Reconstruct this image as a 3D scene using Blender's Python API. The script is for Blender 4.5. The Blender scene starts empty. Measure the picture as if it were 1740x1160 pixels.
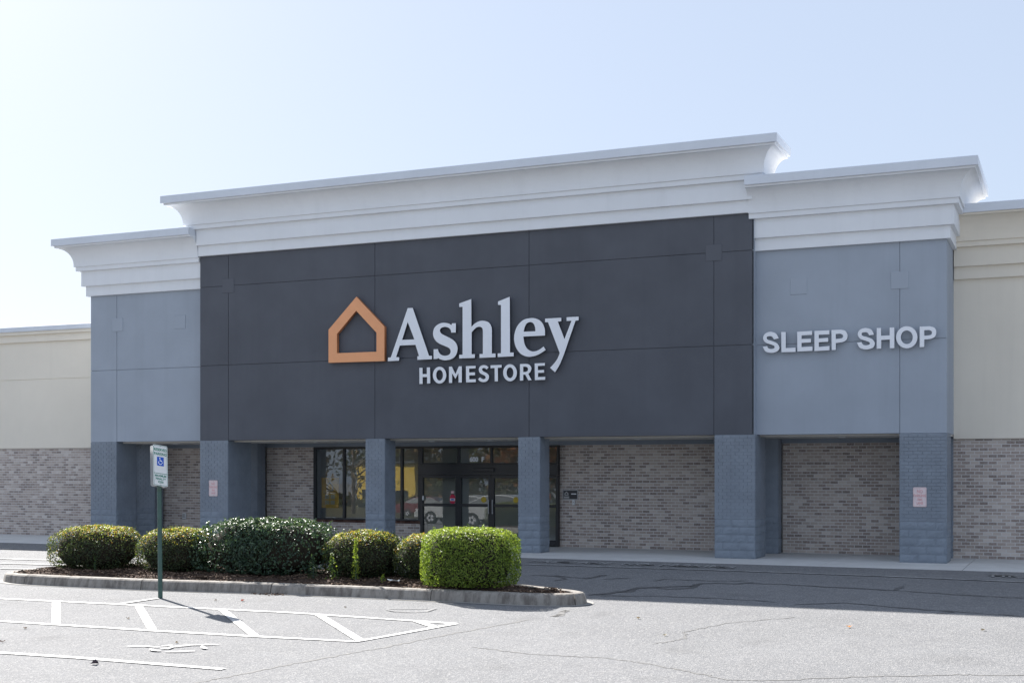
import bpy, bmesh, math, random
import numpy as np
from mathutils import Vector, Matrix
R = math.radians
random.seed(7); rng = np.random.default_rng(7)
scene = bpy.context.scene
C = scene.collection

# ---------------------------------------------------------------- camera
cam = bpy.data.cameras.new('camera'); cam.sensor_width = 36.0; cam.lens = 45.56
cam.shift_x = 0.0; cam.shift_y = (798.5 - 580.0) / 1740.0
cam.clip_start = 0.1; cam.clip_end = 2000
camo = bpy.data.objects.new('camera', cam); C.objects.link(camo)
camo.location = (0, 0, 2.14); camo.rotation_euler = (R(90), 0, R(23.446))
scene.camera = camo
# ---------------------------------------------------------------- sky, sun, exposure
TO_SUN = Vector((-1.16, .80, 1.0)).normalized()
EL = math.asin(TO_SUN.z); AZ = math.atan2(TO_SUN.x, TO_SUN.y)
world = bpy.data.worlds.new('World'); scene.world = world; world.use_nodes = True
wn = world.node_tree; wn.nodes.clear()
sky = wn.nodes.new('ShaderNodeTexSky'); sky.sky_type = 'NISHITA'; sky.sun_disc = False
sky.sun_elevation = EL; sky.sun_rotation = AZ; sky.altitude = 100
sky.air_density = 1.0; sky.dust_density = 1.3; sky.ozone_density = 1.0
bg = wn.nodes.new('ShaderNodeBackground'); bg.inputs["Strength"].default_value = 0.05
wo = wn.nodes.new('ShaderNodeOutputWorld')
# thin even high haze over the whole dome, paling the clear sky
hz = wn.nodes.new('ShaderNodeMix'); hz.data_type = 'RGBA'; hz.inputs[0].default_value = 0.72
hz.inputs[7].default_value = (4.9, 5.65, 7.05, 1.0)
wn.links.new(sky.outputs[0], hz.inputs[6]); wn.links.new(hz.outputs[2], bg.inputs[0]); wn.links.new(bg.outputs[0], wo.inputs[0])
sun = bpy.data.lights.new('sun', 'SUN'); sun.energy = 5.0; sun.angle = R(0.53); sun.color = (1.0, .96, .91)
suno = bpy.data.objects.new('sun', sun); C.objects.link(suno)
suno.rotation_euler = TO_SUN.to_track_quat('Z', 'Y').to_euler(); suno.location = (-40, 40, 40)
vs = scene.view_settings
scene.display_settings.display_device = 'sRGB'
vs.view_transform = 'Standard'; vs.look = 'None'; vs.gamma = 1.0; vs.use_curve_mapping = False
vs.exposure = 1.48

# ================================================================= measured outlines and ground marks (metres)
BIG = [[[(-16.441,6.496),(-16.289,6.492),(-15.799,5.192),(-15.71,5.189),(-15.71,5.098),(-16.149,5.095),(-16.149,5.191),(-16.1,5.194),(-16.205,5.499),(-16.682,5.499),(-16.797,5.192),(-16.7,5.183),(-16.706,5.094),(-17.046,5.09),(-17.046,5.186),(-16.959,5.189)],[(-16.441,6.123),(-16.241,5.647),(-16.613,5.648)]],[[(-15.119,6.025),(-15.002,6.025),(-15.006,5.779),(-15.142,5.781),(-15.143,5.789),(-15.143,5.801),(-15.144,5.815),(-15.147,5.829),(-15.152,5.843),(-15.159,5.856),(-15.168,5.871),(-15.18,5.885),(-15.193,5.898),(-15.21,5.91),(-15.232,5.92),(-15.257,5.929),(-15.284,5.937),(-15.312,5.942),(-15.337,5.943),(-15.361,5.941),(-15.385,5.936),(-15.408,5.928),(-15.428,5.918),(-15.445,5.908),(-15.457,5.896),(-15.466,5.883),(-15.472,5.869),(-15.475,5.854),(-15.474,5.839),(-15.469,5.823),(-15.462,5.807),(-15.45,5.79),(-15.435,5.774),(-15.415,5.758),(-15.39,5.742),(-15.36,5.727),(-15.326,5.712),(-15.292,5.697),(-15.259,5.681),(-15.227,5.665),(-15.194,5.648),(-15.162,5.632),(-15.131,5.614),(-15.103,5.596),(-15.078,5.578),(-15.054,5.559),(-15.032,5.54),(-15.013,5.519),(-14.997,5.496),(-14.982,5.471),(-14.97,5.443),(-14.96,5.415),(-14.954,5.385),(-14.952,5.355),(-14.954,5.322),(-14.96,5.288),(-14.969,5.253),(-14.982,5.22),(-14.997,5.19),(-15.014,5.165),(-15.035,5.142),(-15.058,5.122),(-15.084,5.105),(-15.113,5.09),(-15.146,5.078),(-15.183,5.068),(-15.223,5.062),(-15.262,5.058),(-15.298,5.056),(-15.332,5.057),(-15.367,5.062),(-15.399,5.069),(-15.429,5.076),(-15.454,5.084),(-15.476,5.092),(-15.494,5.102),(-15.508,5.112),(-15.52,5.121),(-15.529,5.127),(-15.541,5.104),(-15.661,5.1),(-15.661,5.36),(-15.529,5.359),(-15.528,5.349),(-15.527,5.336),(-15.525,5.32),(-15.521,5.304),(-15.513,5.288),(-15.502,5.271),(-15.488,5.253),(-15.472,5.236),(-15.454,5.219),(-15.435,5.206),(-15.414,5.196),(-15.391,5.187),(-15.366,5.181),(-15.342,5.177),(-15.318,5.176),(-15.293,5.177),(-15.267,5.18),(-15.242,5.186),(-15.219,5.193),(-15.201,5.203),(-15.186,5.215),(-15.174,5.229),(-15.166,5.245),(-15.16,5.262),(-15.158,5.278),(-15.158,5.295),(-15.161,5.313),(-15.167,5.33),(-15.177,5.348),(-15.191,5.363),(-15.209,5.378),(-15.231,5.39),(-15.257,5.403),(-15.286,5.415),(-15.318,5.429),(-15.353,5.445),(-15.395,5.461),(-15.437,5.479),(-15.478,5.497),(-15.513,5.516),(-15.543,5.536),(-15.569,5.557),(-15.593,5.578),(-15.613,5.601),(-15.631,5.626),(-15.647,5.652),(-15.66,5.68),(-15.67,5.709),(-15.677,5.739),(-15.68,5.769),(-15.679,5.8),(-15.675,5.833),(-15.667,5.866),(-15.656,5.897),(-15.641,5.925),(-15.621,5.95),(-15.598,5.973),(-15.571,5.993),(-15.542,6.01),(-15.513,6.025),(-15.484,6.036),(-15.453,6.044),(-15.421,6.05),(-15.388,6.052),(-15.357,6.053),(-15.324,6.05),(-15.29,6.044),(-15.257,6.037),(-15.226,6.028),(-15.201,6.02),(-15.18,6.011),(-15.164,6.001),(-15.151,5.991),(-15.14,5.982),(-15.132,5.976)]],[[(-14.552,6.64),(-14.548,5.911),(-14.535,5.922),(-14.516,5.939),(-14.494,5.958),(-14.47,5.977),(-14.446,5.993),(-14.422,6.007),(-14.395,6.019),(-14.368,6.031),(-14.34,6.04),(-14.313,6.048),(-14.286,6.052),(-14.26,6.055),(-14.233,6.056),(-14.207,6.054),(-14.179,6.05),(-14.15,6.043),(-14.12,6.034),(-14.089,6.023),(-14.061,6.009),(-14.037,5.992),(-14.017,5.972),(-14.0,5.949),(-13.986,5.923),(-13.974,5.896),(-13.965,5.868),(-13.96,5.836),(-13.958,5.801),(-13.958,5.765),(-13.959,5.734),(-13.959,5.713),(-13.959,5.187),(-13.852,5.183),(-13.852,5.085),(-14.313,5.084),(-14.313,5.186),(-14.217,5.184),(-14.217,5.793),(-14.219,5.803),(-14.221,5.817),(-14.224,5.834),(-14.229,5.85),(-14.236,5.863),(-14.246,5.873),(-14.258,5.882),(-14.272,5.89),(-14.287,5.896),(-14.303,5.9),(-14.32,5.902),(-14.34,5.901),(-14.36,5.898),(-14.38,5.894),(-14.399,5.887),(-14.417,5.877),(-14.435,5.864),(-14.453,5.85),(-14.469,5.835),(-14.485,5.821),(-14.499,5.808),(-14.512,5.795),(-14.525,5.782),(-14.535,5.771),(-14.542,5.763),(-14.542,5.19),(-14.446,5.187),(-14.45,5.088),(-14.904,5.09),(-14.904,5.186),(-14.806,5.188),(-14.806,6.448),(-14.904,6.449),(-14.904,6.54)]],[[(-13.448,6.642),(-13.44,5.194),(-13.336,5.19),(-13.336,5.091),(-13.791,5.09),(-13.791,5.184),(-13.697,5.186),(-13.697,6.44),(-13.782,6.448),(-13.782,6.534)]],[[(-12.461,5.595),(-12.461,5.616),(-12.46,5.647),(-12.459,5.682),(-12.461,5.719),(-12.466,5.754),(-12.475,5.788),(-12.487,5.824),(-12.501,5.859),(-12.518,5.892),(-12.537,5.921),(-12.558,5.947),(-12.582,5.969),(-12.607,5.989),(-12.635,6.006),(-12.664,6.021),(-12.694,6.034),(-12.726,6.044),(-12.76,6.052),(-12.796,6.057),(-12.833,6.059),(-12.875,6.058),(-12.921,6.055),(-12.967,6.049),(-13.013,6.039),(-13.055,6.024),(-13.094,6.003),(-13.131,5.977),(-13.166,5.948),(-13.198,5.916),(-13.226,5.882),(-13.25,5.845),(-13.271,5.805),(-13.287,5.763),(-13.301,5.721),(-13.312,5.68),(-13.32,5.642),(-13.324,5.604),(-13.326,5.566),(-13.325,5.529),(-13.321,5.491),(-13.314,5.452),(-13.305,5.413),(-13.293,5.373),(-13.278,5.335),(-13.261,5.299),(-13.24,5.265),(-13.217,5.231),(-13.19,5.199),(-13.162,5.17),(-13.132,5.145),(-13.099,5.124),(-13.063,5.106),(-13.026,5.091),(-12.989,5.079),(-12.953,5.071),(-12.918,5.066),(-12.884,5.064),(-12.85,5.066),(-12.816,5.069),(-12.782,5.074),(-12.749,5.081),(-12.715,5.089),(-12.681,5.1),(-12.647,5.112),(-12.613,5.126),(-12.576,5.145),(-12.536,5.167),(-12.497,5.19),(-12.464,5.211),(-12.441,5.225),(-12.498,5.315),(-12.514,5.304),(-12.536,5.289),(-12.561,5.271),(-12.588,5.254),(-12.613,5.241),(-12.637,5.23),(-12.661,5.22),(-12.685,5.212),(-12.709,5.206),(-12.732,5.201),(-12.753,5.198),(-12.773,5.196),(-12.792,5.197),(-12.812,5.199),(-12.833,5.205),(-12.857,5.213),(-12.882,5.224),(-12.907,5.238),(-12.931,5.254),(-12.953,5.272),(-12.971,5.293),(-12.988,5.316),(-13.004,5.342),(-13.017,5.37),(-13.029,5.401),(-13.04,5.438),(-13.048,5.482),(-13.054,5.526),(-13.06,5.564),(-13.064,5.591)],[(-13.055,5.717),(-13.052,5.732),(-13.048,5.753),(-13.043,5.778),(-13.037,5.803),(-13.029,5.826),(-13.02,5.847),(-13.01,5.869),(-12.998,5.891),(-12.984,5.91),(-12.97,5.925),(-12.953,5.937),(-12.934,5.946),(-12.914,5.952),(-12.895,5.956),(-12.876,5.957),(-12.858,5.956),(-12.84,5.952),(-12.822,5.946),(-12.806,5.937),(-12.791,5.925),(-12.778,5.91),(-12.766,5.892),(-12.756,5.872),(-12.747,5.85),(-12.74,5.829),(-12.735,5.805),(-12.732,5.779),(-12.73,5.753),(-12.729,5.731),(-12.728,5.715)]],[[(-12.458,6.027),(-12.012,6.03),(-12.012,5.94),(-12.109,5.936),(-11.925,5.482),(-11.734,5.939),(-11.867,5.941),(-11.867,6.034),(-11.54,6.036),(-11.54,5.943),(-11.624,5.937),(-11.934,5.11),(-11.941,5.092),(-11.952,5.066),(-11.964,5.036),(-11.978,5.004),(-11.992,4.972),(-12.007,4.94),(-12.022,4.907),(-12.039,4.872),(-12.057,4.837),(-12.075,4.804),(-12.097,4.769),(-12.122,4.732),(-12.147,4.696),(-12.169,4.665),(-12.184,4.644),(-12.323,4.762),(-12.31,4.774),(-12.291,4.791),(-12.27,4.811),(-12.247,4.833),(-12.226,4.855),(-12.205,4.877),(-12.184,4.9),(-12.164,4.925),(-12.144,4.95),(-12.125,4.977),(-12.108,5.008),(-12.092,5.043),(-12.077,5.078),(-12.064,5.108),(-12.055,5.13),(-12.377,5.93),(-12.458,5.938)]]]
SMALL = [[[(-16.094,4.881),(-16.0,4.881),(-15.997,4.709),(-15.87,4.709),(-15.87,4.885),(-15.775,4.882),(-15.766,4.456),(-15.862,4.454),(-15.862,4.629),(-15.997,4.63),(-15.994,4.449),(-16.092,4.449)]],[[(-15.291,4.662),(-15.293,4.627),(-15.301,4.593),(-15.312,4.561),(-15.329,4.532),(-15.349,4.506),(-15.373,4.483),(-15.399,4.466),(-15.428,4.453),(-15.458,4.446),(-15.489,4.444),(-15.521,4.447),(-15.551,4.456),(-15.58,4.471),(-15.607,4.49),(-15.63,4.513),(-15.651,4.54),(-15.667,4.571),(-15.679,4.604),(-15.686,4.638),(-15.689,4.673),(-15.686,4.708),(-15.679,4.742),(-15.667,4.774),(-15.651,4.804),(-15.63,4.83),(-15.607,4.852),(-15.58,4.869),(-15.551,4.882),(-15.521,4.889),(-15.489,4.891),(-15.458,4.887),(-15.428,4.878),(-15.399,4.864),(-15.373,4.845),(-15.349,4.821),(-15.329,4.794),(-15.312,4.764),(-15.301,4.731),(-15.293,4.697)],[(-15.389,4.664),(-15.391,4.642),(-15.394,4.621),(-15.4,4.6),(-15.408,4.581),(-15.419,4.565),(-15.431,4.55),(-15.444,4.539),(-15.458,4.531),(-15.474,4.526),(-15.489,4.525),(-15.505,4.527),(-15.52,4.533),(-15.535,4.542),(-15.548,4.554),(-15.56,4.569),(-15.57,4.586),(-15.579,4.605),(-15.585,4.626),(-15.588,4.648),(-15.59,4.67),(-15.588,4.693),(-15.585,4.714),(-15.579,4.735),(-15.57,4.754),(-15.56,4.77),(-15.548,4.785),(-15.535,4.796),(-15.52,4.804),(-15.505,4.809),(-15.489,4.81),(-15.474,4.808),(-15.458,4.802),(-15.444,4.793),(-15.431,4.781),(-15.419,4.766),(-15.408,4.749),(-15.4,4.729),(-15.394,4.709),(-15.391,4.687)]],[[(-15.21,4.882),(-15.127,4.885),(-15.019,4.681),(-14.921,4.884),(-14.832,4.884),(-14.832,4.455),(-14.927,4.455),(-14.933,4.71),(-15.019,4.557),(-15.118,4.705),(-15.115,4.452),(-15.21,4.452)]],[[(-14.714,4.882),(-14.43,4.882),(-14.43,4.815),(-14.619,4.813),(-14.619,4.711),(-14.448,4.712),(-14.448,4.637),(-14.615,4.634),(-14.615,4.53),(-14.424,4.53),(-14.424,4.455),(-14.708,4.455)]],[[(-14.055,4.83),(-14.111,4.775),(-14.117,4.78),(-14.126,4.787),(-14.136,4.795),(-14.147,4.803),(-14.157,4.809),(-14.167,4.813),(-14.177,4.816),(-14.186,4.818),(-14.196,4.819),(-14.204,4.819),(-14.213,4.816),(-14.221,4.811),(-14.229,4.806),(-14.235,4.799),(-14.239,4.793),(-14.242,4.787),(-14.243,4.781),(-14.242,4.775),(-14.24,4.768),(-14.237,4.761),(-14.232,4.754),(-14.226,4.746),(-14.218,4.738),(-14.209,4.73),(-14.198,4.723),(-14.185,4.716),(-14.17,4.71),(-14.153,4.703),(-14.137,4.696),(-14.122,4.689),(-14.109,4.68),(-14.096,4.67),(-14.084,4.66),(-14.073,4.65),(-14.064,4.639),(-14.057,4.628),(-14.051,4.617),(-14.046,4.606),(-14.043,4.593),(-14.043,4.58),(-14.045,4.565),(-14.048,4.548),(-14.054,4.531),(-14.061,4.515),(-14.07,4.501),(-14.08,4.49),(-14.092,4.479),(-14.106,4.471),(-14.12,4.463),(-14.134,4.457),(-14.148,4.453),(-14.163,4.45),(-14.178,4.448),(-14.194,4.448),(-14.21,4.449),(-14.227,4.451),(-14.246,4.453),(-14.264,4.458),(-14.282,4.463),(-14.298,4.47),(-14.313,4.48),(-14.328,4.493),(-14.341,4.507),(-14.352,4.519),(-14.36,4.527),(-14.306,4.574),(-14.3,4.57),(-14.29,4.563),(-14.279,4.556),(-14.268,4.55),(-14.257,4.544),(-14.247,4.538),(-14.236,4.533),(-14.225,4.528),(-14.215,4.525),(-14.204,4.523),(-14.193,4.524),(-14.181,4.526),(-14.17,4.53),(-14.159,4.535),(-14.152,4.541),(-14.146,4.548),(-14.142,4.556),(-14.139,4.565),(-14.139,4.574),(-14.14,4.583),(-14.143,4.591),(-14.149,4.599),(-14.156,4.606),(-14.165,4.614),(-14.175,4.621),(-14.188,4.628),(-14.203,4.635),(-14.219,4.641),(-14.236,4.648),(-14.251,4.655),(-14.265,4.663),(-14.28,4.671),(-14.293,4.679),(-14.305,4.688),(-14.316,4.7),(-14.324,4.714),(-14.33,4.73),(-14.335,4.747),(-14.338,4.764),(-14.339,4.78),(-14.337,4.796),(-14.333,4.812),(-14.326,4.828),(-14.318,4.842),(-14.31,4.854),(-14.3,4.863),(-14.289,4.871),(-14.277,4.877),(-14.264,4.882),(-14.251,4.886),(-14.238,4.889),(-14.223,4.892),(-14.209,4.893),(-14.195,4.893),(-14.181,4.892),(-14.168,4.891),(-14.155,4.888),(-14.142,4.885),(-14.129,4.88),(-14.116,4.874),(-14.103,4.867),(-14.089,4.856),(-14.075,4.846),(-14.063,4.836)]],[[(-14.0,4.881),(-13.681,4.882),(-13.681,4.813),(-13.791,4.811),(-13.788,4.456),(-13.88,4.457),(-13.883,4.807),(-14.0,4.804)]],[[(-13.249,4.665),(-13.252,4.63),(-13.259,4.597),(-13.27,4.565),(-13.286,4.536),(-13.306,4.51),(-13.329,4.488),(-13.356,4.471),(-13.384,4.458),(-13.414,4.451),(-13.444,4.449),(-13.475,4.453),(-13.505,4.462),(-13.533,4.476),(-13.559,4.495),(-13.583,4.518),(-13.603,4.545),(-13.619,4.575),(-13.631,4.607),(-13.638,4.642),(-13.64,4.676),(-13.638,4.711),(-13.631,4.745),(-13.619,4.776),(-13.603,4.806),(-13.583,4.831),(-13.559,4.853),(-13.533,4.871),(-13.505,4.883),(-13.475,4.89),(-13.444,4.892),(-13.414,4.888),(-13.384,4.879),(-13.356,4.865),(-13.329,4.846),(-13.306,4.823),(-13.286,4.796),(-13.27,4.766),(-13.259,4.733),(-13.252,4.699)],[(-13.349,4.668),(-13.35,4.646),(-13.354,4.625),(-13.359,4.605),(-13.367,4.586),(-13.377,4.57),(-13.388,4.556),(-13.401,4.545),(-13.415,4.537),(-13.429,4.533),(-13.444,4.531),(-13.459,4.533),(-13.474,4.539),(-13.488,4.548),(-13.5,4.559),(-13.512,4.574),(-13.521,4.591),(-13.529,4.61),(-13.535,4.63),(-13.539,4.652),(-13.54,4.673),(-13.539,4.695),(-13.535,4.716),(-13.529,4.736),(-13.521,4.755),(-13.512,4.771),(-13.5,4.785),(-13.488,4.796),(-13.474,4.804),(-13.459,4.808),(-13.444,4.81),(-13.429,4.807),(-13.415,4.802),(-13.401,4.793),(-13.388,4.781),(-13.377,4.767),(-13.367,4.75),(-13.359,4.731),(-13.354,4.711),(-13.35,4.689)]],[[(-13.163,4.886),(-13.004,4.888),(-12.991,4.886),(-12.972,4.883),(-12.951,4.879),(-12.93,4.874),(-12.913,4.867),(-12.898,4.858),(-12.885,4.847),(-12.872,4.834),(-12.862,4.821),(-12.854,4.808),(-12.848,4.795),(-12.845,4.781),(-12.843,4.767),(-12.843,4.753),(-12.845,4.739),(-12.849,4.725),(-12.854,4.709),(-12.862,4.694),(-12.87,4.68),(-12.879,4.667),(-12.889,4.656),(-12.9,4.647),(-12.912,4.639),(-12.923,4.632),(-12.93,4.627),(-12.836,4.462),(-12.93,4.459),(-13.015,4.608),(-13.072,4.608),(-13.07,4.46),(-13.166,4.458)],[(-13.072,4.815),(-13.009,4.815),(-13.002,4.813),(-12.991,4.81),(-12.979,4.806),(-12.968,4.801),(-12.958,4.795),(-12.951,4.788),(-12.945,4.778),(-12.94,4.768),(-12.937,4.758),(-12.936,4.747),(-12.937,4.737),(-12.94,4.725),(-12.945,4.714),(-12.951,4.704),(-12.958,4.696),(-12.968,4.69),(-12.979,4.686),(-12.991,4.682),(-13.002,4.68),(-13.009,4.678),(-13.072,4.678)]],[[(-12.752,4.89),(-12.467,4.891),(-12.467,4.825),(-12.664,4.821),(-12.661,4.713),(-12.489,4.715),(-12.489,4.645),(-12.658,4.643),(-12.658,4.535),(-12.459,4.537),(-12.459,4.462),(-12.745,4.459)]]]
HOUSE = [[(-18.023,6.885),(-17.149,6.025),(-17.149,5.095),(-18.909,5.108),(-18.909,6.02)],[(-18.03,6.502),(-17.394,5.874),(-17.394,5.359),(-18.64,5.363),(-18.64,5.89)]]
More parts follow.
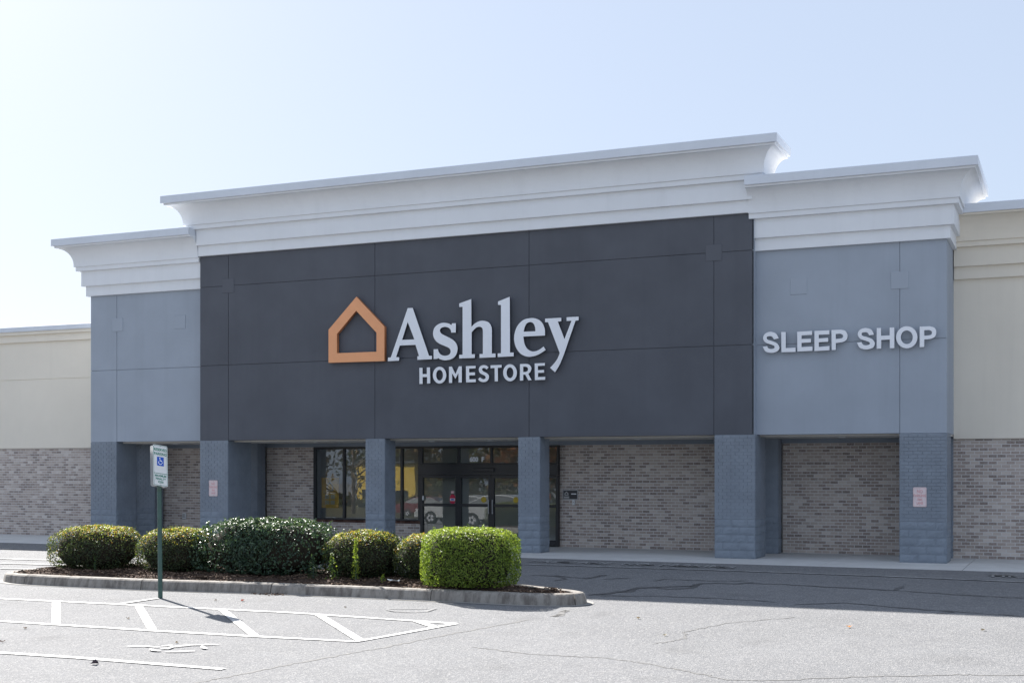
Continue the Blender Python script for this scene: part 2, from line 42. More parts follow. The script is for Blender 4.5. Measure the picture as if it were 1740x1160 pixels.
SLEEP = [[[(-6.51,5.305),(-6.627,5.287),(-6.632,5.296),(-6.64,5.309),(-6.649,5.323),(-6.658,5.337),(-6.668,5.347),(-6.678,5.355),(-6.688,5.361),(-6.699,5.365),(-6.711,5.368),(-6.724,5.369),(-6.739,5.368),(-6.757,5.366),(-6.775,5.362),(-6.79,5.357),(-6.799,5.35),(-6.802,5.34),(-6.802,5.327),(-6.797,5.313),(-6.79,5.299),(-6.779,5.288),(-6.765,5.279),(-6.747,5.272),(-6.727,5.266),(-6.705,5.259),(-6.682,5.251),(-6.658,5.241),(-6.631,5.23),(-6.604,5.219),(-6.579,5.205),(-6.557,5.191),(-6.539,5.173),(-6.523,5.153),(-6.509,5.132),(-6.499,5.111),(-6.494,5.091),(-6.494,5.073),(-6.499,5.055),(-6.507,5.038),(-6.518,5.023),(-6.53,5.01),(-6.543,4.999),(-6.558,4.99),(-6.575,4.982),(-6.594,4.976),(-6.613,4.971),(-6.633,4.968),(-6.655,4.965),(-6.678,4.964),(-6.701,4.964),(-6.724,4.967),(-6.747,4.971),(-6.771,4.976),(-6.794,4.984),(-6.816,4.994),(-6.835,5.007),(-6.852,5.027),(-6.867,5.053),(-6.881,5.08),(-6.891,5.104),(-6.899,5.121),(-6.788,5.13),(-6.785,5.123),(-6.783,5.113),(-6.779,5.102),(-6.773,5.091),(-6.765,5.082),(-6.755,5.075),(-6.741,5.068),(-6.727,5.063),(-6.711,5.059),(-6.696,5.057),(-6.68,5.058),(-6.661,5.06),(-6.643,5.064),(-6.628,5.07),(-6.618,5.077),(-6.613,5.086),(-6.612,5.097),(-6.614,5.11),(-6.619,5.122),(-6.627,5.132),(-6.638,5.141),(-6.652,5.147),(-6.67,5.154),(-6.689,5.161),(-6.71,5.169),(-6.733,5.178),(-6.76,5.188),(-6.788,5.198),(-6.814,5.21),(-6.835,5.224),(-6.852,5.239),(-6.866,5.257),(-6.878,5.276),(-6.886,5.296),(-6.891,5.315),(-6.892,5.334),(-6.888,5.355),(-6.882,5.375),(-6.874,5.394),(-6.863,5.411),(-6.85,5.425),(-6.834,5.437),(-6.817,5.447),(-6.798,5.456),(-6.779,5.463),(-6.761,5.468),(-6.742,5.472),(-6.723,5.473),(-6.703,5.473),(-6.682,5.47),(-6.66,5.464),(-6.636,5.456),(-6.613,5.446),(-6.59,5.433),(-6.571,5.418),(-6.555,5.397),(-6.54,5.372),(-6.528,5.345),(-6.518,5.321)]],[[(-6.452,5.457),(-6.342,5.452),(-6.342,5.066),(-6.108,5.069),(-6.108,4.967),(-6.447,4.971)]],[[(-6.07,5.446),(-5.716,5.451),(-5.716,5.358),(-5.966,5.354),(-5.966,5.269),(-5.743,5.268),(-5.743,5.178),(-5.966,5.176),(-5.966,5.077),(-5.708,5.081),(-5.708,4.977),(-6.067,4.974)]],[[(-5.662,5.448),(-5.312,5.45),(-5.312,5.354),(-5.559,5.351),(-5.559,5.266),(-5.339,5.271),(-5.339,5.178),(-5.559,5.176),(-5.559,5.064),(-5.309,5.077),(-5.309,4.976),(-5.662,4.97)]],[[(-5.264,5.453),(-5.05,5.452),(-5.035,5.449),(-5.012,5.445),(-4.987,5.44),(-4.963,5.432),(-4.944,5.42),(-4.928,5.404),(-4.915,5.384),(-4.903,5.361),(-4.895,5.337),(-4.89,5.315),(-4.89,5.293),(-4.892,5.27),(-4.898,5.247),(-4.906,5.226),(-4.917,5.208),(-4.93,5.194),(-4.947,5.182),(-4.965,5.172),(-4.987,5.164),(-5.01,5.157),(-5.039,5.152),(-5.074,5.148),(-5.109,5.145),(-5.14,5.143),(-5.162,5.142),(-5.162,4.979),(-5.258,4.977)],[(-5.162,5.354),(-5.063,5.358),(-5.055,5.355),(-5.044,5.351),(-5.031,5.346),(-5.019,5.34),(-5.01,5.334),(-5.004,5.326),(-4.999,5.318),(-4.996,5.31),(-4.994,5.301),(-4.994,5.292),(-4.996,5.284),(-4.999,5.275),(-5.004,5.266),(-5.01,5.259),(-5.018,5.253),(-5.028,5.248),(-5.042,5.246),(-5.056,5.244),(-5.068,5.242),(-5.077,5.241),(-5.162,5.237)]],[[(-4.285,5.303),(-4.395,5.289),(-4.399,5.298),(-4.405,5.311),(-4.412,5.326),(-4.42,5.339),(-4.429,5.35),(-4.44,5.357),(-4.453,5.362),(-4.467,5.366),(-4.481,5.368),(-4.495,5.369),(-4.509,5.368),(-4.526,5.366),(-4.542,5.363),(-4.555,5.357),(-4.563,5.35),(-4.566,5.34),(-4.566,5.327),(-4.563,5.312),(-4.557,5.299),(-4.547,5.287),(-4.534,5.28),(-4.518,5.274),(-4.499,5.27),(-4.477,5.264),(-4.455,5.257),(-4.43,5.247),(-4.402,5.237),(-4.373,5.225),(-4.346,5.212),(-4.324,5.198),(-4.307,5.181),(-4.292,5.162),(-4.28,5.141),(-4.272,5.121),(-4.267,5.101),(-4.267,5.082),(-4.27,5.061),(-4.277,5.042),(-4.287,5.024),(-4.298,5.009),(-4.312,4.997),(-4.33,4.988),(-4.349,4.981),(-4.37,4.976),(-4.39,4.972),(-4.41,4.968),(-4.43,4.965),(-4.451,4.964),(-4.473,4.965),(-4.495,4.968),(-4.518,4.972),(-4.544,4.978),(-4.569,4.987),(-4.593,4.998),(-4.613,5.012),(-4.63,5.033),(-4.644,5.06),(-4.656,5.088),(-4.666,5.113),(-4.674,5.131),(-4.568,5.14),(-4.564,5.131),(-4.559,5.118),(-4.552,5.104),(-4.543,5.09),(-4.534,5.079),(-4.523,5.072),(-4.511,5.067),(-4.497,5.064),(-4.483,5.061),(-4.468,5.061),(-4.452,5.062),(-4.434,5.064),(-4.416,5.068),(-4.401,5.073),(-4.39,5.079),(-4.383,5.087),(-4.38,5.097),(-4.379,5.107),(-4.383,5.118),(-4.39,5.128),(-4.402,5.136),(-4.419,5.144),(-4.439,5.152),(-4.46,5.16),(-4.482,5.169),(-4.504,5.178),(-4.53,5.187),(-4.556,5.197),(-4.58,5.209),(-4.6,5.222),(-4.617,5.239),(-4.632,5.258),(-4.644,5.278),(-4.653,5.299),(-4.658,5.319),(-4.658,5.339),(-4.654,5.359),(-4.646,5.378),(-4.637,5.397),(-4.626,5.412),(-4.614,5.425),(-4.599,5.435),(-4.582,5.444),(-4.565,5.451),(-4.547,5.457),(-4.53,5.462),(-4.512,5.465),(-4.494,5.467),(-4.475,5.467),(-4.455,5.464),(-4.433,5.459),(-4.409,5.453),(-4.385,5.444),(-4.362,5.433),(-4.343,5.419),(-4.327,5.398),(-4.313,5.372),(-4.301,5.345),(-4.292,5.32)]],[[(-4.225,5.454),(-4.124,5.452),(-4.124,5.27),(-3.932,5.273),(-3.932,5.452),(-3.826,5.45),(-3.826,4.972),(-3.929,4.971),(-3.929,5.174),(-4.121,5.171),(-4.121,4.972),(-4.225,4.971)]],[[(-3.311,5.202),(-3.314,5.162),(-3.323,5.124),(-3.337,5.087),(-3.356,5.054),(-3.38,5.025),(-3.409,5.0),(-3.44,4.98),(-3.475,4.966),(-3.511,4.958),(-3.548,4.956),(-3.586,4.961),(-3.622,4.972),(-3.657,4.988),(-3.689,5.01),(-3.717,5.038),(-3.741,5.069),(-3.761,5.104),(-3.775,5.142),(-3.784,5.181),(-3.787,5.221),(-3.784,5.261),(-3.775,5.3),(-3.761,5.337),(-3.741,5.37),(-3.717,5.399),(-3.689,5.424),(-3.657,5.444),(-3.622,5.458),(-3.586,5.465),(-3.548,5.467),(-3.511,5.462),(-3.475,5.451),(-3.44,5.434),(-3.409,5.412),(-3.38,5.385),(-3.356,5.354),(-3.337,5.319),(-3.323,5.281),(-3.314,5.242)],[(-3.415,5.206),(-3.417,5.182),(-3.422,5.158),(-3.43,5.136),(-3.441,5.115),(-3.454,5.097),(-3.47,5.082),(-3.488,5.07),(-3.507,5.061),(-3.528,5.056),(-3.548,5.055),(-3.569,5.058),(-3.589,5.064),(-3.609,5.074),(-3.627,5.088),(-3.643,5.104),(-3.656,5.124),(-3.667,5.145),(-3.675,5.168),(-3.68,5.192),(-3.682,5.217),(-3.68,5.242),(-3.675,5.265),(-3.667,5.288),(-3.656,5.308),(-3.643,5.327),(-3.627,5.342),(-3.609,5.354),(-3.589,5.363),(-3.569,5.368),(-3.548,5.369),(-3.528,5.366),(-3.507,5.359),(-3.488,5.349),(-3.47,5.335),(-3.454,5.319),(-3.441,5.299),(-3.43,5.278),(-3.422,5.255),(-3.417,5.231)]],[[(-3.263,5.446),(-3.04,5.445),(-3.025,5.44),(-3.004,5.434),(-2.98,5.427),(-2.957,5.417),(-2.939,5.406),(-2.925,5.392),(-2.914,5.375),(-2.905,5.356),(-2.899,5.337),(-2.896,5.317),(-2.896,5.295),(-2.898,5.272),(-2.903,5.248),(-2.911,5.226),(-2.921,5.207),(-2.933,5.193),(-2.948,5.181),(-2.965,5.172),(-2.984,5.165),(-3.007,5.158),(-3.036,5.152),(-3.071,5.149),(-3.107,5.146),(-3.139,5.144),(-3.161,5.143),(-3.161,4.974),(-3.263,4.97)],[(-3.161,5.355),(-3.052,5.358),(-3.045,5.354),(-3.034,5.349),(-3.021,5.343),(-3.01,5.336),(-3.002,5.329),(-2.997,5.322),(-2.994,5.314),(-2.993,5.306),(-2.993,5.298),(-2.994,5.289),(-2.996,5.28),(-2.998,5.27),(-3.002,5.261),(-3.007,5.252),(-3.014,5.245),(-3.025,5.241),(-3.04,5.238),(-3.055,5.237),(-3.068,5.236),(-3.078,5.235),(-3.161,5.23)]]]
LINES = [([(-19.47,18.58),(-16.93,18.64),(-14.94,18.66),(-12.15,18.71),(-8.97,18.46)],0.125),([(-17.02,16.24),(-14.68,16.23),(-12.99,16.22),(-11.28,16.26),(-9.55,16.34),(-8.97,18.46)],0.125),([(-14.43,13.77),(-12.36,13.83),(-10.01,13.78)],0.125),([(-17.23,18.59),(-15.1,16.29)],0.14),([(-15.29,18.54),(-13.17,16.29)],0.14),([(-13.56,18.63),(-11.27,16.29)],0.14),([(-11.61,18.63),(-9.51,16.41)],0.14),([(-9.74,18.54),(-9.14,18.02)],0.14),([(-15.84,18.7),(-15.72,19.6)],0.12)]
WORN = [([(-25.05,25.05),(-23.91,25.07),(-23.05,25.17)],0.2),([(-24.07,24.07),(-22.16,24.2)],0.2),([(-23.05,23.05),(-22.12,23.2),(-21.71,23.61)],0.2),([(-28.52,27.22),(-25.5,27.61)],0.1),([(-11.83,27.61),(-6.71,27.63),(-3.61,27.5),(-0.68,27.2)],0.1)]
SYM = [([(-12.44,14.82),(-12.2,14.93),(-12.06,14.9),(-11.93,14.93)],0.1),([(-11.98,15.01),(-11.86,15.13)],0.1),([(-11.85,14.83),(-11.73,14.87),(-11.78,15.0),(-11.7,15.11),(-11.62,15.25),(-11.27,15.41)],0.12),([(-11.96,14.75),(-11.8,14.64),(-11.7,14.66)],0.16),([(-11.61,14.62),(-11.44,14.68),(-11.24,14.82)],0.1),([(-11.42,15.21),(-11.26,15.04),(-11.2,15.04)],0.12)]
SYM2 = [([(-10.92,19.64),(-10.73,19.71),(-10.09,20.0)],0.08),([(-10.85,19.55),(-10.6,19.41),(-10.27,19.41),(-10.07,19.59),(-10.09,20.0)],0.08)]
CRACKS = [([(-9.72,24.65),(-9.67,25.16)],0.09),([(-9.27,25.2),(-9.2,25.55),(-9.22,25.9),(-9.08,25.94)],0.12),([(-8.89,25.25),(-8.44,25.7)],0.07),([(-7.81,25.27),(-7.72,25.63),(-7.38,25.63),(-6.67,25.63),(-6.02,25.89)],0.06),([(-8.07,22.79),(-7.95,22.98),(-7.92,23.27),(-7.71,23.34),(-7.74,23.86),(-7.57,24.18),(-7.15,24.01),(-6.84,24.21),(-6.77,24.54),(-6.82,25.05),(-6.56,25.23),(-6.11,25.27),(-5.88,25.67)],0.11),([(-10.17,25.66),(-9.53,25.35),(-9.26,25.3)],0.05),([(-6.09,25.44),(-5.2,25.47),(-4.06,25.24),(-3.05,25.09),(-3.03,25.87)],0.09),([(-3.05,25.09),(-1.97,24.8),(-0.71,24.61)],0.06),([(-8.12,22.57),(-6.86,22.9),(-5.17,22.86),(-4.83,22.68)],0.05),([(-4.48,22.43),(-3.7,22.98),(-2.23,22.5),(-1.78,22.46)],0.05),([(-2.02,22.13),(-1.78,22.43),(-0.73,22.21)],0.04),([(-8.3,22.61),(-7.91,23.1),(-7.76,24.02),(-6.81,24.69),(-6.8,25.06)],0.09),([(-10.65,25.5),(-10.07,25.51),(-9.66,25.12)],0.07)]
SEAMS = [([(-9.79,12.89),(-9.62,13.49),(-9.36,14.62),(-8.9,16.12),(-8.56,17.58),(-8.06,19.3)],0.05),([(-7.83,19.74),(-7.79,19.98),(-7.87,20.33),(-7.91,20.55)],0.12),([(-7.75,16.49),(-6.77,16.21),(-5.73,16.27),(-5.02,16.02),(-4.41,15.7),(-3.81,15.31),(-3.38,15.41),(-2.41,16.02),(-1.31,16.56),(-0.49,16.83)],0.035),([(-5.47,17.57),(-5.16,18.23),(-5.36,18.8),(-4.96,19.97),(-4.09,20.95)],0.03)]
LEAVES = [(-11.88,13.52),(-3.13,20.06),(-13.95,19.78),(-14.48,19.69),(-14.39,17.18),(-15.19,15.71),(-6.43,19.93),(-5.51,18.35),(-11.67,19.6),(-11.98,15.36),(-1.24,20.4),(-14.49,14.53)]

# ================================================================= helpers
class MB:
    """collects faces for one mesh"""
    def __init__(s): s.v = []; s.f = []
    def quad(s, a, b, c, d):
        n = len(s.v); s.v += [a, b, c, d]; s.f.append((n, n+1, n+2, n+3)); return s
    def poly(s, pts):
        n = len(s.v); s.v += list(pts); s.f.append(tuple(range(n, n+len(pts)))); return s
    def box(s, x0, x1, y0, y1, z0, z1, skip=()):
        n = len(s.v)
        s.v += [(x0,y0,z0),(x1,y0,z0),(x1,y1,z0),(x0,y1,z0),(x0,y0,z1),(x1,y0,z1),(x1,y1,z1),(x0,y1,z1)]
        for k, f in dict(b=(0,3,2,1), t=(4,5,6,7), f=(0,1,5,4), r=(1,2,6,5), k=(2,3,7,6), l=(3,0,4,7)).items():
            if k not in skip: s.f.append(tuple(n+i for i in f))
        return s
    def ring_sweep(s, rings, closed_ring=True, cap=True):
        n = len(s.v); m = len(rings[0])
        for r in rings: s.v += list(r)
        for i in range(len(rings)-1):
            for j in range(m if closed_ring else m-1):
                k = (j+1) % m
                s.f.append((n+i*m+j, n+i*m+k, n+(i+1)*m+k, n+(i+1)*m+j))
        if cap and closed_ring:
            s.f.append(tuple(n+j for j in reversed(range(m)))); s.f.append(tuple(n+(len(rings)-1)*m+j for j in range(m)))
        return s
    def tube(s, p, r, seg=8):
        rings = []
        for i, q in enumerate(p):
            q = Vector(q); d = (Vector(p[min(i+1, len(p)-1)]) - Vector(p[max(i-1, 0)])).normalized()
            a = d.orthogonal().normalized(); b = d.cross(a); rr = r[i] if isinstance(r, (list, tuple)) else r
            rings.append([tuple(q + rr*(math.cos(2*math.pi*k/seg)*a + math.sin(2*math.pi*k/seg)*b)) for k in range(seg)])
        return s.ring_sweep(rings)
    def mesh(s, name, m, bevel=0, smooth=False, fix=True):
        me = bpy.data.meshes.new(name); me.from_pydata([tuple(v) for v in s.v], [], s.f)
        if fix or bevel:
            b = bmesh.new(); b.from_mesh(me)
            if bevel:
                bmesh.ops.remove_doubles(b, verts=b.verts, dist=1e-5)
                bmesh.ops.bevel(b, geom=b.edges[:], offset=bevel, segments=1, affect='EDGES')
            bmesh.ops.recalc_face_normals(b, faces=b.faces); b.to_mesh(me); b.free()
        if m: me.materials.append(m)
        if smooth: me.shade_smooth()
        return me

def obj(name, me, parent=None, loc=None):
    o = bpy.data.objects.new(name, me); C.objects.link(o)
    if parent is not None: o.parent = parent
    if loc is not None: o.location = loc
    return o
def tag(o, label=None, cat=None, group=None, kind=None):
    if label: o['label'] = label
    if cat: o['category'] = cat
    if group: o['group'] = group
    if kind: o['kind'] = kind
    return o
def thing(name, label, cat, loc=(0,0,0), group=None, rot=None):
    o = bpy.data.objects.new(name, None); C.objects.link(o); o.location = loc; o.empty_display_size = .2
    if rot: o.rotation_euler = rot
    return tag(o, label, cat, group)
def flat(name, outlines, m, ext=0.0, bev=0.0):
    """closed 2-D outlines (holes by overlap) -> mesh in the XY plane, thickness along Z"""
    cu = bpy.data.curves.new(name, 'CURVE'); cu.dimensions = '2D'; cu.fill_mode = 'BOTH' if ext else 'FRONT'
    cu.extrude = ext; cu.bevel_depth = bev; cu.bevel_resolution = 0
    for o in outlines:
        sp = cu.splines.new('POLY'); sp.points.add(len(o)-1); sp.use_cyclic_u = True
        for p, q in zip(sp.points, o): p.co = (q[0], q[1], 0, 1)
    t = bpy.data.objects.new(name, cu); C.objects.link(t)
    dg = bpy.context.evaluated_depsgraph_get(); dg.update()
    me = bpy.data.meshes.new_from_object(t.evaluated_get(dg)); me.name = name
    bpy.data.objects.remove(t); bpy.data.curves.remove(cu)
    me.materials.clear(); me.materials.append(m); return me
def text(name, body, size, m, bold=0.0, ext=0.0, space=1.0, sx=1.0, align='CENTER'):
    cu = bpy.data.curves.new(name, 'FONT'); cu.body = body; cu.size = size; cu.offset = bold; cu.extrude = ext
    cu.align_x = align; cu.align_y = 'CENTER'; cu.space_character = space; cu.resolution_u = 3
    t = bpy.data.objects.new(name, cu); C.objects.link(t); t.scale.x = sx
    dg = bpy.context.evaluated_depsgraph_get(); dg.update()
    me = bpy.data.meshes.new_from_object(t.evaluated_get(dg)); me.name = name
    if sx != 1.0: me.transform(Matrix.Diagonal((sx, 1, 1, 1)))
    bpy.data.objects.remove(t); bpy.data.curves.remove(cu)
    me.materials.clear(); me.materials.append(m); return me
WALLROT = Matrix(((1,0,0,0),(0,0,-1,0),(0,1,0,0),(0,0,0,1)))      # XY drawing -> upright, facing -Y

# ================================================================= materials
class NT:
    def __init__(s, name):
        s.m = bpy.data.materials.new(name); s.m.use_nodes = True; s.t = s.m.node_tree; s.t.nodes.clear()
        s.out = s.n('ShaderNodeOutputMaterial')
    def n(s, ty, **kw):
        q = s.t.nodes.new(ty)
        for k, v in kw.items():
            if k.startswith('_'): setattr(q, k[1:], v)
            else: s.set(q.inputs[k.replace('__', ' ')], v)
        return q
    def set(s, inp, v):
        if isinstance(v, bpy.types.NodeSocket): s.t.links.new(v, inp)
        elif isinstance(v, (tuple, list)) and len(v) == 3 and inp.type == 'RGBA': inp.default_value = (*v, 1)
        else: inp.default_value = v
    def co(s): return s.n('ShaderNodeTexCoord').outputs['Object']
    def geo(s, k): return s.n('ShaderNodeNewGeometry').outputs[k]
    def noise(s, scale, detail=4, rough=.6, vec=None, k='Fac'):
        q = s.n('ShaderNodeTexNoise', Scale=scale, Detail=detail, Roughness=rough)
        s.t.links.new(vec if vec is not None else s.geo('Position'), q.inputs['Vector']); return q.outputs[k]
    def ramp(s, fac, stops, interp='LINEAR'):
        q = s.n('ShaderNodeValToRGB'); cr = q.color_ramp; cr.interpolation = interp
        while len(cr.elements) < len(stops): cr.elements.new(.5)
        for e, (p, c) in zip(cr.elements, stops): e.position = p; e.color = (*c, 1) if isinstance(c, (tuple, list)) else (c, c, c, 1)
        s.t.links.new(fac, q.inputs['Fac']); return q.outputs['Color']
    def mix(s, fac, a, b, mode='MIX'):
        q = s.n('ShaderNodeMix', _data_type='RGBA', _blend_type=mode)
        s.set(q.inputs[0], fac); s.set(q.inputs[6], a); s.set(q.inputs[7], b); return q.outputs[2]
    def math(s, op, a, b=0.0):
        q = s.n('ShaderNodeMath', _operation=op); s.set(q.inputs[0], a); s.set(q.inputs[1], b); return q.outputs[0]
    def bump(s, h, strength=.3, dist=.01):
        return s.n('ShaderNodeBump', Strength=strength, Distance=dist, Height=h).outputs['Normal']
    def pbr(s, col, rough=.6, nrm=None, metal=0.0, spec=.5, **kw):
        q = s.n('ShaderNodeBsdfPrincipled'); s.set(q.inputs['Base Color'], col); s.set(q.inputs['Roughness'], rough)
        s.set(q.inputs['Metallic'], metal); s.set(q.inputs['Specular IOR Level'], spec)
        if nrm is not None: s.set(q.inputs['Normal'], nrm)
        for k, v in kw.items(): s.set(q.inputs[k.replace('__', ' ')], v)
        return q.outputs[0]
    def done(s, sh): s.t.links.new(sh, s.out.inputs['Surface']); return s.m

def paint(name, col, var=.08, rough=.6, scale=.6, fine=60, bump=.12, spec=.4, streak=.0):
    t = NT(name)
    n = t.noise(scale, 5, .62); f = t.noise(fine, 3, .6)
    lo = tuple(c*(1-var) for c in col); hi = tuple(min(1, c*(1+var)) for c in col)
    c = t.mix(t.ramp(n, [(.3, 0), (.7, 1)]), lo, hi)
    if streak:
        mp = t.n('ShaderNodeMapping'); t.t.links.new(t.geo('Position'), mp.inputs[0]); mp.inputs['Scale'].default_value = (2.2, 2.2, .12)
        s = t.noise(1.0, 5, .65, mp.outputs[0])
        c = t.mix(t.math('MULTIPLY', t.ramp(s, [(.52, 0), (.75, 1)]), streak), c, tuple(q*.55 for q in col))
    return t.done(t.pbr(c, rough, t.bump(f, bump, .004), spec=spec))

M = {}
M['dark_stucco'] = paint('dark_stucco', (.108, .115, .134), .10, .75, .7, 90, .4, .35, streak=.16)
M['tower_stucco'] = paint('tower_stucco', (.375, .418, .478), .06, .7, .7, 90, .35, .35, streak=.14)
M['dark_tile'] = paint('dark_tile', (.116, .123, .143), .05, .7, .5, 90, .3, .35)
M['tower_tile'] = paint('tower_tile', (.385, .428, .488), .04, .7, .5, 90, .3, .35)
M['cornice_white'] = paint('cornice_white', (.83, .85, .875), .03, .65, .5, 90, .15, .35, streak=.10)
M['cap_metal'] = paint('cap_metal', (.70, .74, .80), .04, .4, .8, 20, .03, .5, streak=.1)
M['cream_stucco'] = paint('cream_stucco', (.85, .785, .67), .04, .75, .4, 90, .25, .3, streak=.10)
M['soffit'] = paint('soffit_paint', (.6, .57, .52), .05, .7)
M['painted_brick'] = paint('painted_brick', (.235, .27, .318), .10, .55, 2.5, 45, .5, .45, streak=.15)
M['rough_block'] = paint('rough_painted_block', (.225, .262, .31), .12, .6, 3, 42, 1.0, .45, streak=.15)
M['frame'] = paint('bronze_aluminium', (.022, .024, .028), .1, .35, 2, 30, .02, .5)
M['roof_white'] = paint('roof_membrane', (.50, .49, .47), .06, .8, .6)
M['concrete'] = None
M['letter_white'] = paint('white_acrylic', (.90, .92, .96), .02, .35, 3, 60, .02, .5)
M['letter_side'] = paint('dark_letter_return', (.05, .055, .07), .05, .5)
M['orange'] = paint('orange_acrylic', (.92, .42, .20), .03, .4, 3, 60, .02, .5)
M['orange_side'] = paint('orange_return', (.55, .20, .08), .03, .45, 3, 60, .02, .5)
M['sign_white'] = paint('sign_white', (.78, .78, .76), .05, .35, 6, 80, .02)
M['notice_pink'] = paint('notice_faded_white', (.80, .66, .66), .05, .4, 6)
M['sign_green'] = paint('sign_green', (.02, .20, .13), .1, .4)
M['sign_blue'] = paint('sign_blue', (.01, .09, .50), .05, .35)
M['sign_red'] = paint('faded_red_print', (.76, .43, .43), .15, .45, 20)
M['sign_pink'] = paint('faded_red_border', (.74, .52, .52), .1, .45, 20)
M['alu'] = paint('bare_aluminium', (.45, .46, .47), .1, .35, 5)
M['post_green'] = paint('post_green', (.05, .10, .085), .15, .5, 8, 60, .1)
M['poster_yellow'] = paint('poster_yellow', (.75, .42, .06), .06, .5, 4)
M['poster_pale'] = paint('poster_pale', (.50, .46, .38), .06, .5, 4)
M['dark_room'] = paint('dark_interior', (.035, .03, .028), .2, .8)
M['red_plastic'] = paint('red_sticker', (.55, .03, .08), .05, .4)
M['yellow_sticker'] = paint('yellow_sticker', (.50, .36, .03), .05, .4)
M['white_plastic'] = paint('white_plastic', (.72, .73, .74), .03, .4)
M['plaque_dark'] = paint('plaque_dark', (.055, .055, .06), .05, .4)
M['plaque_grey'] = paint('plaque_grey', (.40, .40, .40), .05, .4)
M['rubber'] = paint('tyre_rubber', (.02, .02, .02), .1, .8)
M['rim'] = paint('wheel_alloy', (.5, .5, .52), .05, .3)
M['yellow_wall'] = paint('yellow_wall_paint', (.72, .48, .06), .06, .7, .4)
M['bark'] = paint('bark', (.12, .09, .07), .3, .9, 6, 30, .8)
M['steel_dark'] = paint('dark_steel', (.06, .06, .065), .1, .5)

def brick_mat(name, island):
    t = NT(name)
    if island: rnd = t.geo('Random Per Island')
    else: rnd = t.n('ShaderNodeObjectInfo').outputs['Random']
    big = t.noise(.55, 4, .6); f = t.noise(38, 4, .7)
    # shift the random draw by a slow noise so that pale and dark bricks gather in patches
    r2 = t.math('ADD', rnd, t.math('MULTIPLY', t.math('SUBTRACT', big, .5), .55))
    c = t.ramp(r2, [(.0, (.225,.175,.15)), (.12, (.27,.21,.18)), (.26, (.35,.275,.235)), (.45, (.43,.345,.295)), (.65, (.49,.405,.35)), (.85, (.56,.48,.42)), (1.0, (.68,.61,.55))])
    c = t.mix(t.ramp(f, [(.35, 0), (.72, .55)]), c, (.56, .52, .50))
    return t.done(t.pbr(c, .85, t.bump(f, .5, .004), spec=.25))
M['brick'] = brick_mat('brick_single', False); M['brick_many'] = brick_mat('brick_joined', True)
t = NT('red_brick'); f = t.noise(38, 4, .7)
M['sill_brick'] = t.done(t.pbr(t.mix(t.ramp(t.geo('Random Per Island'), [(0, 0), (1, 1)]), (.10,.05,.042), (.24,.15,.125)), .85, t.bump(f, .5, .004), spec=.25))
t = NT('mortar'); n = t.noise(3, 5, .6); f = t.noise(80, 3, .6)
M['mortar'] = t.done(t.pbr(t.mix(n, (.62,.60,.585), (.74,.72,.70)), .95, t.bump(f, .4, .003), spec=.15))

def concrete(name, a, b, stain=.0):
    t = NT(name); n = t.noise(1.1, 6, .65); f = t.noise(120, 3, .6); sp = t.noise(35, 3, .6)
    c = t.mix(t.ramp(n, [(.3, 0), (.7, 1)]), a, b)
    c = t.mix(t.ramp(sp, [(.55, 0), (.8, .35)]), c, tuple(x*.6 for x in a))
    if stain:
        mp = t.n('ShaderNodeMapping'); t.t.links.new(t.geo('Position'), mp.inputs[0]); mp.inputs['Scale'].default_value = (5, 5, .7)
        s = t.noise(1.6, 6, .7, mp.outputs[0]); c = t.mix(t.math('MULTIPLY', t.ramp(s, [(.42, 0), (.62, 1)]), stain), c, (.07, .055, .048))
    return t.done(t.pbr(c, .9, t.bump(f, .35, .004), spec=.25))
M['walk'] = concrete('walk_concrete', (.52,.52,.51), (.64,.64,.63))
M['kerb'] = concrete('kerb_concrete', (.27,.25,.225), (.37,.345,.31), .6)
M['gutter'] = concrete('gutter_concrete', (.27,.26,.245), (.34,.33,.31))

def asphalt_nodes(t):
    big = t.noise(.22, 6, .65); mid = t.noise(2.2, 6, .7); ag = t.n('ShaderNodeTexVoronoi', Scale=55.0, _feature='F1')
    t.t.links.new(t.geo('Position'), ag.inputs['Vector'])
    sp = t.noise(70, 2, .6)
    c = t.mix(t.ramp(big, [(.3, 0), (.7, 1)]), (.162,.165,.172), (.208,.211,.218))
    c = t.mix(t.ramp(mid, [(.35, 0), (.75, .5)]), c, (.145,.146,.15))
    c = t.mix(t.ramp(ag.outputs['Color'], [(.0, .0), (.55, .0), (1.0, .75)]), c, (.42,.41,.395))
    c = t.mix(t.ramp(sp, [(.52, 0), (.72, .7)]), c, (.085,.084,.082))
    oil = t.noise(.75, 3, .5); c = t.mix(t.ramp(oil, [(.62, 0), (.74, .28)]), c, (.09,.09,.09))
    return c, t.bump(t.math('ADD', sp, ag.outputs['Distance']), .55, .012)
t = NT('asphalt'); c, nb = asphalt_nodes(t); M['asphalt'] = t.done(t.pbr(c, .92, nb, spec=.2))
def road_paint(name, lo, hi, col=(.68,.68,.665)):
    t = NT(name); c, nb = asphalt_nodes(t); w = t.noise(30, 6, .75); w2 = t.noise(2.5, 4, .6)
    k = t.ramp(t.math('ADD', t.math('MULTIPLY', w, .6), t.math('MULTIPLY', w2, .4)), [(lo, 0), (hi, 1)])
    return t.done(t.pbr(t.mix(k, c, col), .75, nb, spec=.3))
M['line'] = road_paint('road_paint', .38, .52)
M['faint_line'] = road_paint('faint_road_paint', .47, .75, (.45,.45,.44))
M['worn_line'] = road_paint('worn_road_paint', .44, .62, (.55,.55,.54))
t = NT('tar'); M['tar'] = t.done(t.pbr(t.mix(t.noise(6, 4, .6), (.06,.06,.062), (.125,.125,.127)), .55, t.bump(t.noise(60, 3, .6), .3, .005)))
t = NT('dirt_seam'); M['seam'] = t.done(t.pbr(t.mix(t.noise(4, 5, .7), (.11,.108,.105), (.20,.197,.193)), .9))

